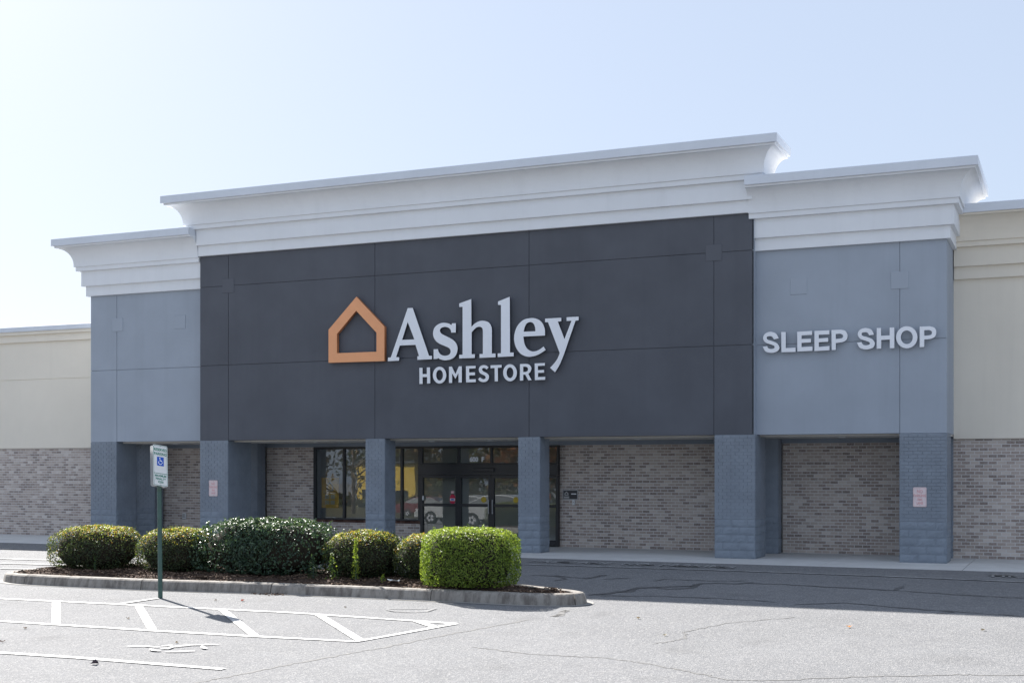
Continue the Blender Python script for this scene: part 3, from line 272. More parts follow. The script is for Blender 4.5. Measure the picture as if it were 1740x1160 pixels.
t = NT('mulch_soil'); n = t.noise(9, 6, .75); f = t.noise(60, 4, .7)
M['mulch'] = t.done(t.pbr(t.ramp(n, [(.3, (.045,.030,.024)), (.55, (.105,.075,.06)), (.75, (.20,.15,.12))]), .95, t.bump(f, 1.0, .03), spec=.1))
t = NT('mulch_chip'); M['chip'] = t.done(t.pbr(t.ramp(t.geo('Random Per Island'), [(0, (.03,.02,.016)), (.5, (.09,.06,.045)), (.85, (.20,.135,.095)), (1, (.36,.26,.19))]), .9, spec=.15))

def leaf_mat(name, rough=.45, trans=.35, spec=.5):
    t = NT(name); a = t.n('ShaderNodeAttribute', _attribute_name='col').outputs['Color']
    d = t.pbr(a, rough, spec=spec)
    tr = t.n('ShaderNodeBsdfTranslucent'); t.t.links.new(t.mix(1.0, a, (1.25, 1.25, .7), 'MULTIPLY'), tr.inputs['Color'])
    mx = t.n('ShaderNodeMixShader', Fac=trans); t.t.links.new(d, mx.inputs[1]); t.t.links.new(tr.outputs[0], mx.inputs[2])
    return t.done(mx.outputs[0])
M['leaf'] = leaf_mat('leaf', .5, .45, .35); M['holly_leaf'] = leaf_mat('glossy_leaf', .42, .26, .35)
M['dry_leaf'] = leaf_mat('dry_leaf', .8, .2, .2)
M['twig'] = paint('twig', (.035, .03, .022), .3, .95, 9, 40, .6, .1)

t = NT('window_glass')
lw = t.n('ShaderNodeFresnel', IOR=1.55); tr = t.n('ShaderNodeBsdfTransparent', Color=(.80,.83,.84)); gl = t.n('ShaderNodeBsdfGlossy', Roughness=.0)
gl.inputs['Color'].default_value = (.95,.97,1,1)
bw = t.noise(.9, 2, .5); t.t.links.new(t.bump(bw, .02, .05), gl.inputs['Normal'])
mx = t.n('ShaderNodeMixShader'); t.t.links.new(t.math('MULTIPLY', lw.outputs[0], 1.45), mx.inputs[0]); t.t.links.new(tr.outputs[0], mx.inputs[1]); t.t.links.new(gl.outputs[0], mx.inputs[2])
M['glass'] = t.done(mx.outputs[0])
def car_paint(n, c):
    t = NT(n); return t.done(t.pbr(c, .3, spec=.6, Coat__Weight=.6, Coat__Roughness=.05))
M['car_white'] = car_paint('car_white', (.45,.45,.44)); M['car_red'] = car_paint('car_red', (.14,.012,.012)); M['car_glass'] = car_paint('car_glass', (.012,.014,.016))

# ================================================================= ground
S = .027; YE = 29.2
def gz(y): return 0.0 if y >= YE else -S*(YE - max(y, -25.0))
mb = MB()
ys = [-220, -25, 0, 10, 20, YE]; xs = [-260, -60, -30, -15, 0, 15, 60, 200]
for i in range(len(ys)-1):
    for j in range(len(xs)-1):
        mb.quad(*[(x, y, gz(y)) for x, y in ((xs[j], ys[i]), (xs[j+1], ys[i]), (xs[j+1], ys[i+1]), (xs[j], ys[i+1]))])
me = mb.mesh('parking_lot', M['asphalt']); lot = tag(obj('parking_lot', me), kind='structure')
mb = MB(); mb.quad((-260, YE, -.16), (200, YE, -.16), (200, 400, -.16), (-260, 400, -.16))
tag(obj('ground_behind_store', mb.mesh('ground_behind_store', M['asphalt'])), kind='structure')

def strip(pts, w, z, jitter=0.0, taper=False, sub=1):
    P = []
    for i in range(len(pts)-1):
        for k in range(sub):
            t = k/sub; P.append(Vector((pts[i][0]*(1-t)+pts[i+1][0]*t, pts[i][1]*(1-t)+pts[i+1][1]*t)))
    P.append(Vector(pts[-1]))
    if jitter: P = [p + Vector((random.gauss(0, jitter), random.gauss(0, jitter))) for p in P]
    L, Rr = [], []
    for i, p in enumerate(P):
        d = (P[min(i+1, len(P)-1)] - P[max(i-1, 0)]).normalized(); n = Vector((-d.y, d.x))
        ww = w/2
        if jitter: ww *= random.uniform(.45, 1.4)
        if taper and i in (0, len(P)-1): ww *= .25
        L.append(p + n*ww); Rr.append(p - n*ww)
    mb = MB()
    n = len(P)
    mb.v = [(q.x, q.y, gz(q.y)+z) for q in L] + [(q.x, q.y, gz(q.y)+z) for q in Rr]
    mb.f = [(n+i, n+i+1, i+1, i) for i in range(n-1)]
    return mb
lay = .003
for pts, w in SEAMS: lay += .0003; obj('asphalt_seam', strip(pts, w, lay, .018 if w < .1 else .03, True, 14).mesh('asphalt_seam', M['seam']), lot)
for pts, w in CRACKS: lay += .0003; obj('tar_crack', strip(pts, w, lay, .02, True, 7).mesh('tar_crack', M['tar']), lot)
lay = .009
for pts, w in LINES: lay += .0005; obj('painted_line', strip(pts, w, lay).mesh('painted_line', M['line']), lot)
for pts, w in WORN: lay += .0005; obj('worn_painted_line', strip(pts, w, lay, 0, False, 4).mesh('worn_painted_line', M['worn_line']), lot)
for grp, mm in ((SYM, 'line'), (SYM2, 'faint_line')):
    mb = MB()
    for pts, w in grp:
        lay += .0005; q = strip(pts, w*.5, lay, 0, True, 3); n = len(mb.v); mb.v += q.v; mb.f += [tuple(n+i for i in f) for f in q.f]
    obj('painted_symbol', mb.mesh('painted_symbol', M[mm]), lot)
# fire-lane lettering along the walkway, half worn away
for body, x, y in (('FIRE  LANE  NO  PARKING', -9.35, 28.32), ('FIRE  LANE', -.55, 28.2)):
    me = text('painted_lettering', body, .62, M['worn_line'], .012, 0, 1.1, .62)
    for v in me.vertices: v.co.z = gz(y + v.co.y) + .020
    obj('painted_lettering', me, lot, (x, y, 0))
for x, w in ((-10.9, .5), (-10.2, .25), (-8.9, .35), (-8.0, .6), (-7.2, .3), (-1.35, .6), (-.85, .3)):
    lay += .0004; obj('tar_crack', strip([(x-w/2, 28.3), (x+w/2, 28.28)], .16, lay, .03, True, 5).mesh('tar_crack', M['tar']), lot)

# walkway slabs
walk = obj('walkway', None); walk.empty_display_size = .3; tag(walk, kind='structure')
xj = -51.0
while xj < 15:
    mb = MB(); mb.box(xj+.006, xj+3.044, YE, 34.3, -.14, 0.0)
    obj('concrete_slab', mb.mesh('concrete_slab', M['walk'], bevel=.008), walk); xj += 3.05

# ================================================================= store
YF = 31.0; YT = 31.25; YB = 33.75
XL, XR = -23.34, -7.09; TL, TR = -27.6, -2.68
store = thing('furniture_store', 'dark grey and slate blue store front with white stepped cornices and brick under its porch', 'store', (-15.1, 31, 0))
def part(name, me, parent=None, base=store): 
    o = obj(name, me, parent or base)
    if (parent or base) in (store,): o.location = tuple(-c for c in store.location)
    return o
def spart(name, me, p): return obj(name, me, p)     # sub-part; its parent carries the offset

def panel_grid(X, Z, y, m, gap=.013, th=.02, name='stucco_panel'):
    for i in range(len(X)-1):
        for j in range(len(Z)-1):
            mb = MB(); mb.box(X[i]+(gap/2 if i else 0), X[i+1]-(gap/2 if i < len(X)-2 else 0), y, y+th, Z[j]+(gap/2 if j else 0), Z[j+1]-(gap/2 if j < len(Z)-2 else 0))
            part(name, mb.mesh(name, m, bevel=.004))
panel_grid([XL, -22.352, -17.529, -12.962, -8.071, XR], [3.0, 5.17, 7.447, 8.345], YF, M['dark_stucco'])
panel_grid([TL, -26.6, XL], [3.0, 5.17, 7.445], YT, M['tower_stucco'])
panel_grid([XR, -3.72, TR], [3.0, 5.17, 7.445], YT, M['tower_stucco'])
# solid backing of the facade, the tower sides, the block of the building
mb = MB(); mb.box(XL+.002, XR-.03, YF+.022, YB+.2, 3.003, 7.99).box(XL+.002, XR-.03, YF+.022, 31.80, 7.991, 9.95); part('facade_wall', mb.mesh('facade_wall', M['dark_stucco']))
mb = MB(); mb.box(XR-.028, XR, YF, YT+.05, 3.0, 8.345); part('corner_strip', mb.mesh('corner_strip', M['tower_stucco']))
mb = MB(); mb.box(TL+.03, XL, YT+.022, 34.2, 3.003, 9.05); part('tower_wall', mb.mesh('tower_wall', M['tower_stucco']))
mb = MB(); mb.box(XR, TR-.02, YT+.022, 34.2, 3.003, 9.05); part('tower_wall', mb.mesh('tower_wall', M['tower_stucco']))
mb = MB(); mb.box(TR-.019, TR, YT+.0215, 34.2, 3.0, 7.445); part('tower_side_panel', mb.mesh('tower_side_panel', M['tower_stucco'], bevel=.004))
mb = MB(); mb.box(TL+.01, TL+.029, YT+.0215, 34.2, 3.0, 7.445); part('tower_side_panel', mb.mesh('tower_side_panel', M['tower_stucco'], bevel=.004))
for x, z, y, m in ((-22.352, 7.445, YF, 'dark_stucco'), (-8.071, 7.445, YF, 'dark_stucco'), (-26.567, 6.54, YT, 'tower_stucco'), (-24.25, 6.52, YT, 'tower_stucco'), (-6.06, 6.55, YT, 'tower_stucco'), (-3.72, 6.555, YT, 'tower_stucco')):
    mb = MB(); mb.box(x-.2, x+.2, y-.012, y+.008, z-.2, z+.2); part('accent_tile', mb.mesh('accent_tile', M[m.replace('stucco', 'tile')], bevel=.006))

# cornices ---------------------------------------------------------
COVE = [(.69 - (.69-.335)*math.sin(a), .55*(1-math.cos(a))*1.0) for a in [R(90)*k/9 for k in range(10)]]
def cornice(z0, xl, xr, y, yb, kl, kr, mw, mc, name='cornice', left=True, right=True, base=store, sc=1.0):
    """six mouldings swept along left return, front and right return"""
    root = obj(name, None, base); root.empty_display_size = .2
    root.location = tuple(-c for c in base.location)
    H = [0, .295, .749, .873, 1.423, 1.473, 1.683]
    prof = {'lower_band': [(0, H[0]), (.094, H[0]), (.094, H[1]), (0, H[1])],
            'upper_band': [(0, H[1]+.001), (.187, H[1]+.001), (.187, H[2]), (0, H[2])],
            'fillet': [(0, H[2]+.001), (.295, H[2]+.001), (.295, H[3]), (0, H[3])],
            'lip': [(0, H[4]+.001), (.71, H[4]+.001), (.71, H[5]), (0, H[5])],
            'cap': [(-.3, H[5]+.001), (.775, H[5]+.001), (.775, H[6]-.015), (.765, H[6]), (-.3, H[6])]}
    cv = []
    for k in range(11):
        a = R(90)*k/10; cv.append((.335 + (.675-.335)*(1-math.cos(a)), H[3]+.001 + .05 + (.549-.052)*math.sin(a)))
    prof['cove'] = [(0, H[3]+.001), (.335, H[3]+.001)] + cv + [(0, H[4])]
    for nm, pr in prof.items():
        path = []
        kl_, kr_ = (kl, kr) if nm not in ('lower_band', 'upper_band') or not (left and right) else (0, 0)
        if left: path.append(lambda o, h, kl_=kl_, kr_=kr_: (xl - o*kl_, yb, h))
        path.append(lambda o, h, kl_=kl_, kr_=kr_: (xl - o*(kl_ if left else 0), y - o, h))
        path.append(lambda o, h, kl_=kl_, kr_=kr_: (xr + o*(kr_ if right else 0), y - o, h))
        if right: path.append(lambda o, h, kl_=kl_, kr_=kr_: (xr + o*kr_, yb, h))
        rings = [[f(o*sc, z0 + h*sc) for o, h in pr] for f in path]
        mb = MB(); mb.ring_sweep(rings)
        me = mb.mesh(nm, mc if nm == 'cap' else mw)
        obj(nm, me, root)
    return root
cornice(8.345, XL, XR, YF, 31.85, 1.06, .93, M['cornice_white'], M['cap_metal'])
cornice(7.445, TL, XL-.02, YT, 34.1, 1.10, 0, M['cornice_white'], M['cap_metal'], right=False)
cornice(7.445, XR-.11, TR, YT, 34.2, 0, .94, M['cornice_white'], M['cap_metal'], left=False)
mb = MB(); mb.box(XL, XR, YF+.05, 31.84, 9.951, 10.0, skip=('b',)); mb.box(XL, XR, YB+.201, 60, 7.6, 8.0); mb.box(TL+.03, XL, 31.3, 34.19, 9.051, 9.08); mb.box(XR+.001, TR-.02, 31.3, 34.19, 9.051, 9.08)
part('roof', mb.mesh('roof', M['roof_white']))
mb = MB(); mb.box(TL+.2, TR-.2, 34.4, 60, -.15, 7.59); part('rear_wall', mb.mesh('rear_wall', M['cream_stucco']))

# porch ceiling
mb = MB(); mb.box(TL+.02, XL, YT+.3, YB-.001, 2.955, 3.0); mb.box(XL+.001, XR-.001, YF+.3, YB-.001, 2.955, 3.0); mb.box(XR, TR-.02, YT+.3, YB-.001, 2.955, 3.0)
part('porch_ceiling', mb.mesh('porch_ceiling', M['soffit']))
mb = MB(); mb.box(TL+.02, TR-.02, YB-.12, YB-.002, 2.84, 2.953); part('wall_beam', mb.mesh('wall_beam', M['painted_brick']))
for x, y in ((-25.2, 32.3), (-20.2, 32.3), (-16.4, 32.2), (-14.6, 32.2), (-10.4, 32.2), (-5.2, 32.3)):
    mb = MB(); mb.tube([(x, y, 2.954), (x, y, 2.935)], .09, 14); part('recessed_light', mb.mesh('recessed_light', M['white_plastic']))

# brick work -------------------------------------------------------
BH, BL = .0813, .203
def field(x0, x1, z0, z1, holes=()):
    out = []; r = 0; z = z0
    while z + BH*.6 < z1:
        h = min(BH, z1-z); x = x0 - (BL/2 if r % 2 else 0)
        while x < x1 - .02:
            a, b = max(x, x0), min(x+BL, x1)
            if b-a > .03 and not any(hx0 < (a+b)/2 < hx1 and hz0 < z+h/2 < hz1 for hx0, hx1, hz0, hz1 in holes): out.append((a, b, z, z+h))
            x += BL
        z += BH; r += 1
    return out
_bm = {}
def single_brick(w, h, m):
    k = (round(w, 3), round(h, 3), m.name)
    if k not in _bm:
        mb = MB(); mb.box(0, w, -(.0095 if m.name.startswith('painted') else .012), .01, 0, h, skip=('k',)); _bm[k] = mb.mesh('brick', m)
    return _bm[k]
def brick_wall(name, x0, x1, z0, z1, y, yb, n_single, base, off, holes=(), m1='brick', m2='brick_many', slab='mortar', bname='brick'):
    w = obj(name, MB().box(x0, x1, y, yb, z0, z1).mesh(name, M[slab]), base)
    w.location = off
    bl = field(x0, x1, z0, z1, holes); bl.sort(key=lambda b: -b[0])
    one, many = bl[:n_single], bl[n_single:]
    for a, b, c, d in one:
        o = obj(bname, single_brick(b-a-.018, d-c-.018, M[m1]), w, (a+.009, y+.006+random.uniform(-.0015, .0025), c+.009))
    if many:
        mb = MB()
        for a, b, c, d in many:
            q = random.uniform(-.0015, .0025); mb.box(a+.009, b-.009, y-.006+q, y+.01, c+.009, d-.009, skip=('k',))
        tag(obj(bname + 's' if not bname.endswith('s') else bname, mb.mesh('joined_bricks', M[m2]), w), kind='stuff')
    return w
SO = tuple(-c for c in store.location)
brick_wall('brick_wall', -6.96, -3.0, 0, 2.84, YB, YB+.3, 300, store, SO)
brick_wall('brick_wall', -13.2, -8.4, 0, 2.84, YB, YB+.3, 0, store, SO)
brick_wall('brick_wall', -22.9, -21.14, 0, 2.84, YB, YB+.3, 0, store, SO)
brick_wall('brick_wall', -26.9, -23.3, 0, 2.84, YB, YB+.3, 0, store, SO)
brick_wall('sill_wall', -21.139, -17.5, 0, .57, YB, YB+.3, 0, store, SO)
mb = MB(); x = -21.139
while x < -17.58: mb.box(x+.004, x+.0835, YB-.02, YB+.1, .575, .655); x += .0877
part('sill_course', mb.mesh('sill_course', M['sill_brick'])); 

_blk = []
for k in range(5):
    mb = MB(); nx, nz = 7, 4; w, h = .395, .181
    def pt(i, j):
        e = i in (0, nx) or j in (0, nz)
        return (w*i/nx, -.004 if e else -.010-random.uniform(0, .009), h*j/nz)
    G_ = [[pt(i, j) for j in range(nz+1)] for i in range(nx+1)]
    for i in range(nx):
        for j in range(nz): mb.quad(G_[i][j], G_[i+1][j], G_[i+1][j+1], G_[i][j+1])
    for i in range(nx):
        mb.quad(G_[i][nz], G_[i+1][nz], (w*(i+1)/nx, .01, h), (w*i/nx, .01, h))
    for j in range(nz):
        mb.quad((0, .01, h*j/nz), G_[0][j], G_[0][j+1], (0, .01, h*(j+1)/nz)); mb.quad(G_[nx][j], (w, .01, h*j/nz), (w, .01, h*(j+1)/nz), G_[nx][j+1])
    _blk.append(mb.mesh('split_face_block', M['rough_block']))
def pillar(x0, x1, y0, y1, n_single=0, name='pillar'):
    p = obj(name, MB().box(x0, x1, y0, y1, 0, 2.999).mesh(name, M['painted_brick'], bevel=.006), store, SO)
    ZB = .955
    def face(L, place, single):
        rest = MB()
        for a, b, c, d in field(0, L, ZB, 2.998):
            if single: place(obj('painted_brick', single_brick(b-a-.012, d-c-.015, M['painted_brick']), p), a+.006, c+.0075)
            else:
                q = random.uniform(-.001, .002); n = len(rest.v); rest.box(a+.006, b-.006, -.009+q, .01, c+.0075, d-.0075, skip=('k',))
        if rest.v: place(tag(obj('painted_bricks', rest.mesh('painted_bricks', M['painted_brick']), p), kind='stuff'), 0, 0)
        z = .004
        for r in range(5):
            x = -.2 if r % 2 else 0
            while x < L-.03:
                a, b = max(x, 0), min(x+.4, L)
                if b-a > .04:
                    o = obj('split_face_block', random.choice(_blk), p); place(o, a+.003, z); o.scale.x = (b-a-.006)/.395
                x += .4
            z += .19
    def front(o, a, c): o.location = (x0+a, y0, c)
    def right(o, a, c): o.location = (x1, y0+a, c); o.rotation_euler = (0, 0, R(90))
    def left(o, a, c): o.location = (x0, y1-a, c); o.rotation_euler = (0, 0, R(-90))
    face(x1-x0, front, n_single); face(y1-y0, right, 0); face(y1-y0, left, 0)
    return p
pillar(TL, -26.62, YT, YT+.9); pillar(XL, -22.368, YF, YF+1.15); pillar(-17.818, -17.222, YF, YF+.6); pillar(-13.263, -12.662, YF, YF+.65)
pillar(-8.049, -7.06, YF, YF+1.15, 1); pillar(-3.722, TR, YT, YT+1.0, 1)
for x0, x1 in ((-27.6, -26.75), (-23.35, -22.87), (-8.3, -6.965), (-3.7, TR-.005)): pillar(x0, x1, 33.2, YB-.125, 0, 'pilaster')

# storefront glazing ----------------------------------------------
YG = 33.66
def frame_bars(name, bars, parent=None, y0=YG-.05, y1=YG+.07):
    mb = MB()
    for x0, x1, z0, z1 in bars: mb.box(x0, x1, y0, y1, z0, z1)
    return mb.mesh(name, M['frame'], bevel=.004)
def glazed(name, x0, x1, z0, z1, mx=(), mz=(), t=.05, sill=.05):
    """aluminium frame with panes; mullions and transoms do not overlap"""
    xs = [x0] + list(mx) + [x1]; zs = [z0] + list(mz) + [z1]
    bars = [(x0, x0+t, z0, z1), (x1-t, x1, z0, z1)] + [(x-t/2, x+t/2, z0, z1) for x in mx]
    edges = [x0+t] + [q for x in mx for q in (x-t/2, x+t/2)] + [x1-t]
    for i in range(0, len(edges), 2):
        a, b = edges[i], edges[i+1]
        bars += [(a+.001, b-.001, z0, z0+sill), (a+.001, b-.001, z1-t, z1)] + [(a+.001, b-.001, z-t/2, z+t/2) for z in mz]
    f = part(name, frame_bars(name, bars))
    panes = []
    ze = [z0+sill] + [q for z in mz for q in (z-t/2, z+t/2)] + [z1-t]
    for i in range(0, len(edges), 2):
        for j in range(0, len(ze), 2):
            mb = MB(); mb.box(edges[i]-.01, edges[i+1]+.01, YG+.004, YG+.012, ze[j]-.01, ze[j+1]+.01)
            panes.append(obj('pane', mb.mesh('pane', M['glass']), f))
    return f, panes
win, _ = glazed('window', -21.135, -17.501, .66, 2.838, (-20.08, -19.1, -18.12), (), .07)
glazed('transom_window', -17.5, -13.17, 2.31, 2.838, (-16.27, -15.23, -14.2), (), .06, .04)
hd = part('door_header', MB().box(-17.5, -13.17, YG-.1, YG+.08, 2.0, 2.308).mesh('door_header', M['frame'], bevel=.004))
mb = MB(); mb.box(-15.75, -15.1, YG-.16, YG-.101, 2.10, 2.20); obj('door_sensor', mb.mesh('door_sensor', M['frame'], bevel=.01), hd)
for i, (a, b) in enumerate(((-17.5, -16.272), (-16.27, -15.232), (-15.23, -14.202), (-14.2, -13.17))):
    f, p = glazed('door' if i in (1, 2) else 'side_light', a, b, .02, 1.998, (), (1.135,), .085, .16)
    if i in (1, 2):
        x = b-.06 if i == 1 else a+.06
        mb = MB(); mb.tube([(x, YG-.09, .9), (x, YG-.09, 1.3)], .014, 8); mb.tube([(x, YG-.052, .93), (x, YG-.09, .93)], .01, 6); mb.tube([(x, YG-.052, 1.27), (x, YG-.09, 1.27)], .01, 6)
        obj('handle', mb.mesh('handle', M['alu']), f)
        mb = MB(); cx, cz = (-15.48, 1.30) if i == 1 else (-14.48, 1.30)
        mb.poly([(cx+.085*math.cos(q), YG-.001, cz+.085*math.sin(q)) for q in [2*math.pi*k/18 for k in range(18)]]); obj('round_sticker', mb.mesh('round_sticker', M['yellow_sticker']), f)
    if i == 0:
        cx, cz = -16.47, 1.30
        mb = MB(); mb.poly([(cx+.095*math.cos(q), YG-.001, cz+.15*math.sin(q)) for q in [2*math.pi*k/18 for k in range(18)]]); st = obj('warning_sticker', mb.mesh('warning_sticker', M['red_plastic']), f)
        mb = MB(); mb.box(cx-.08, cx+.08, YG-.004, YG-.002, cz-.045, cz+.03); obj('warning_sticker', mb.mesh('warning_sticker', M['sign_white']), f)
        mb = MB(); mb.box(cx-.05, cx+.05, YG-.007, YG-.005, cz-.025, cz+.015); obj('warning_sticker', mb.mesh('warning_sticker', M['sign_blue']), f)
        mb = MB(); mb.box(cx-.05, cx+.05, YG-.003, YG-.001, cz+.17, cz+.24); obj('warning_sticker', mb.mesh('warning_sticker', M['sign_pink']), f)
        mb = MB(); mb.box(-17.42, -17.37, YG-.075, YG-.051, 1.27, 1.40); obj('door_switch', mb.mesh('door_switch', M['white_plastic'], bevel=.006), f)
me = text('street_number', '600  F', .18, M['letter_white'], .009); me.transform(WALLROT)
obj('street_number', me, store, (-15.67 - store.location.x, YG-.057 - store.location.y, 2.445))
# dark room behind the glass
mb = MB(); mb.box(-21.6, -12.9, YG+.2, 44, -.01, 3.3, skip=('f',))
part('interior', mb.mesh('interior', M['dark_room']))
# a few dim shapes in the shop: counter and display stand
desk = thing('sales_counter', 'dim sales counter inside the glass doors', 'counter', (-15.0, 38.5, 0))
obj('counter_body', MB().box(-1.1, 1.1, -.35, .35, 0, .98).mesh('counter_body', M['poster_pale'], bevel=.01), desk); obj('counter_top', MB().box(-1.2, 1.2, -.42, .42, .981, 1.03).mesh('counter_top', M['frame'], bevel=.008), desk)

# poster standing behind the left window
ps = thing('window_poster', 'yellow sale poster with a pale house mark behind the left shop window', 'poster', (-20.63, 33.745, 1.0))
obj('poster_board', MB().box(-.30, .30, 0, .02, 0, .92).mesh('poster_board', M['poster_yellow'], bevel=.004), ps)
me = flat('poster_mark', [[(0,.80),(.12,.68),(.12,.50),(-.12,.50),(-.12,.68)], [(0,.735),(.07,.665),(.07,.55),(-.07,.55),(-.07,.665)]], M['poster_pale']); me.transform(WALLROT); obj('poster_mark', me, ps, (0, -.004, 0))
mb = MB()
for x0, x1, z0, z1 in ((-.17,-.02,.27,.40),(.02,.17,.27,.40),(-.17,-.02,.11,.23),(.02,.17,.11,.23),(-.2,.2,.455,.47)): mb.box(x0, x1, -.004, -.001, z0, z1)
obj('poster_picture', mb.mesh('poster_picture', M['poster_pale']), ps)

# ================================================================= wings (neighbouring buildings)
RW = thing('cream_building', 'cream stucco building with brown brick base adjoining the right grey tower', 'building', (2, 33.2, 0))
RO = tuple(-c for c in RW.location)
o = obj('stucco_wall', MB().box(TR, 14, 33.1, 33.4, 2.90, 8.2).mesh('stucco_wall', M['cream_stucco']), RW, RO)
brick_wall('brick_wall', TR-.03, -.6, 0, 2.897, 33.2, 33.45, 300, RW, RO)
brick_wall('brick_wall', -.599, 14, 0, 2.897, 33.2, 33.45, 0, RW, RO)
cornice(6.745, TR+.02, 14, 33.1, 34, 0, 0, M['cream_stucco'], M['cap_metal'], left=False, right=False, base=RW)
obj('body', MB().box(TR+.02, 14, 33.46, 55, -.15, 8.1).mesh('body', M['cream_stucco']), RW, RO)
obj('roof', MB().box(TR+.02, 14, 33.46, 55, 8.101, 8.15).mesh('roof', M['roof_white']), RW, RO)
LW = thing('cream_building', 'low cream stucco building with whitish brick base adjoining the left grey tower', 'building', (-35, 33, 0))
LO = tuple(-c for c in LW.location)
YL = 32.95; XE = TL + .02
for nm, z0, z1 in (('stucco_wall', 2.86, 5.12), ('stucco_wall', 5.135, 6.36)):
    obj(nm, MB().box(-52, XE, YL, YL+.3, z0, z1).mesh(nm, M['cream_stucco'], bevel=.004), LW, LO)
obj('wall_core', MB().box(-52, XE, YL+.02, YL+.28, 5.118, 5.137).mesh('wall_core', M['cream_stucco']), LW, LO)
brick_wall('brick_wall', -52, XE, 0, 2.857, YL+.06, YL+.3, 0, LW, LO)
obj('lower_band', MB().box(-52, XE, YL-.07, YL+.2, 6.361, 6.60).mesh('lower_band', M['cream_stucco']), LW, LO)
obj('upper_band', MB().box(-52, XE, YL-.15, YL+.2, 6.601, 6.735).mesh('upper_band', M['cream_stucco']), LW, LO)
obj('cap', MB().box(-52, XE, YL-.20, YL+.3, 6.70, 6.86).mesh('cap', M['cap_metal'], bevel=.01), LW, LO)
obj('body', MB().box(-52, XE, YL+.301, 55, -.15, 6.3).mesh('body', M['cream_stucco']), LW, LO)
obj('roof', MB().box(-52, XE, YL+.301, 55, 6.301, 6.35).mesh('roof', M['roof_white']), LW, LO)

# ================================================================= signs on the facade
def letters(root, outs, y, depth, mf, ms):
    for o in outs:
        cx = sum(p[0] for p in o[0])/len(o[0]); z0 = min(p[1] for p in o[0])
        me = flat('letter', [[(p[0]-cx, p[1]-z0) for p in q] for q in o], mf, depth/2)
        me.materials.append(ms); me.transform(WALLROT)
        for f in me.polygons:
            if abs(f.normal.y) < .5: f.material_index = 1
        obj('letter', me, root, (cx-root.location.x, y+depth/2-root.location.y, z0-root.location.z))
sg = thing('store_sign', 'white serif lettering beside an orange house outline, mounted on the dark facade', 'sign', (-15.4, 30.86, 4.8))
letters(sg, BIG, 30.86, .075, M['letter_white'], M['letter_side']); letters(sg, SMALL, 30.87, .06, M['letter_white'], M['letter_side'])
cx = sum(p[0] for p in HOUSE[0])/5; z0 = min(p[1] for p in HOUSE[0])
me = flat('house_emblem', [[(p[0]-cx, p[1]-z0) for p in q] for q in HOUSE], M['orange'], .055); me.transform(WALLROT); me.materials.append(M['orange_side'])
for f in me.polygons:
    if abs(f.normal.y) < .5: f.material_index = 1
obj('house_emblem', me, sg, (cx-sg.location.x, 30.905-sg.location.y, z0-sg.location.z))
mb = MB()
for X, Z in ((-18.4, 5.4), (-17.4, 5.4), (-16.4, 5.6), (-15.3, 5.6), (-14.2, 5.9), (-13.7, 5.9), (-12.8, 5.6), (-11.6, 5.6), (-15.5, 4.65), (-14.5, 4.65), (-13.5, 4.65), (-12.6, 4.65)): pass
sl = thing('store_sign', 'white capital letters reading SLEEP SHOP on the right grey tower', 'sign', (-5.2, 31.13, 4.9))
letters(sl, SLEEP, 31.13, .06, M['letter_white'], M['letter_side'])

def rrect(w, h, r, n=4):
    out = []
    for cx, cy, a0 in ((w/2-r, h/2-r, 0), (-w/2+r, h/2-r, 90), (-w/2+r, -h/2+r, 180), (w/2-r, -h/2+r, 270)):
        for k in range(n+1): a = R(a0 + 90*k/n); out.append((cx+r*math.cos(a), cy+r*math.sin(a)))
    return out
def no_parking(x, z, y, w, h, label):
    t = thing('no_parking_sign', label, 'sign', (x, y, z), 'no parking signs on the pillars')
    me = flat('sign_plate', [rrect(w, h, .03)], M['sign_white'], .002); me.transform(WALLROT); me.materials.clear(); me.materials.append(M['notice_pink']); obj('sign_plate', me, t)
    me = flat('border', [rrect(w-.02, h-.02, .025), rrect(w-.036, h-.036, .018)], M['sign_pink']); me.transform(WALLROT); obj('border', me, t, (0, -.004, 0))
    for s, zz, sz in (('NO', .125*h/.45, .105), ('PARKING', .03*h/.45, .085), ('FIRE', -.06*h/.45, .075), ('LANE', -.14*h/.45, .075)):
        me = text('lettering', s, sz*h/.45, M['sign_red'], .003, 0, 1, .78); me.transform(WALLROT); obj('lettering', me, t, (0, -.004, zz))
    for zz in (h/2-.035, -h/2+.035):
        mb = MB(); mb.tube([(0, -.008, zz), (0, -.003, zz)], .009, 8); obj('bolt', mb.mesh('bolt', M['alu']), t)
no_parking(-3.27, 1.52, YT-.022, .30, .455, 'faded no parking sign on the outer right pillar below the SLEEP SHOP letters')
no_parking(-22.86, 1.62, YF-.022, .30, .46, 'faded white and pink no parking sign on the pillar left of the shop windows')

pq = thing('wall_plaque', 'small grey plaque with house mark on brick beside the doors', 'plaque', (-12.86, YB-.012, 1.46))
obj('plate', MB().box(-.23, .23, -.012, 0, -.14, .14).mesh('plate', M['plaque_grey'], bevel=.003), pq)
obj('plate_field', MB().box(-.205, .205, -.016, -.0125, -.115, .115).mesh('plate_field', M['plaque_dark']), pq)
me = flat('house_mark', [[(-.11,.095),(-.05,.035),(-.05,-.02),(-.17,-.02),(-.17,.035)], [(-.11,.055),(-.08,.025),(-.08,.005),(-.14,.005),(-.14,.025)]], M['plaque_grey']); me.transform(WALLROT); obj('house_mark', me, pq, (0, -.019, 0))
obj('text_bar', MB().box(.03, .18, -.019, -.0165, .01, .035).mesh('text_bar', M['letter_white']), pq); obj('text_bar', MB().box(-.19, -.03, -.019, -.0165, -.10, -.045).mesh('text_bar', M['plaque_grey']), pq)
bx = thing('doorbell', 'small white doorbell box on brick just below the grey plaque', 'doorbell', (-12.76, YB-.01, 1.25))
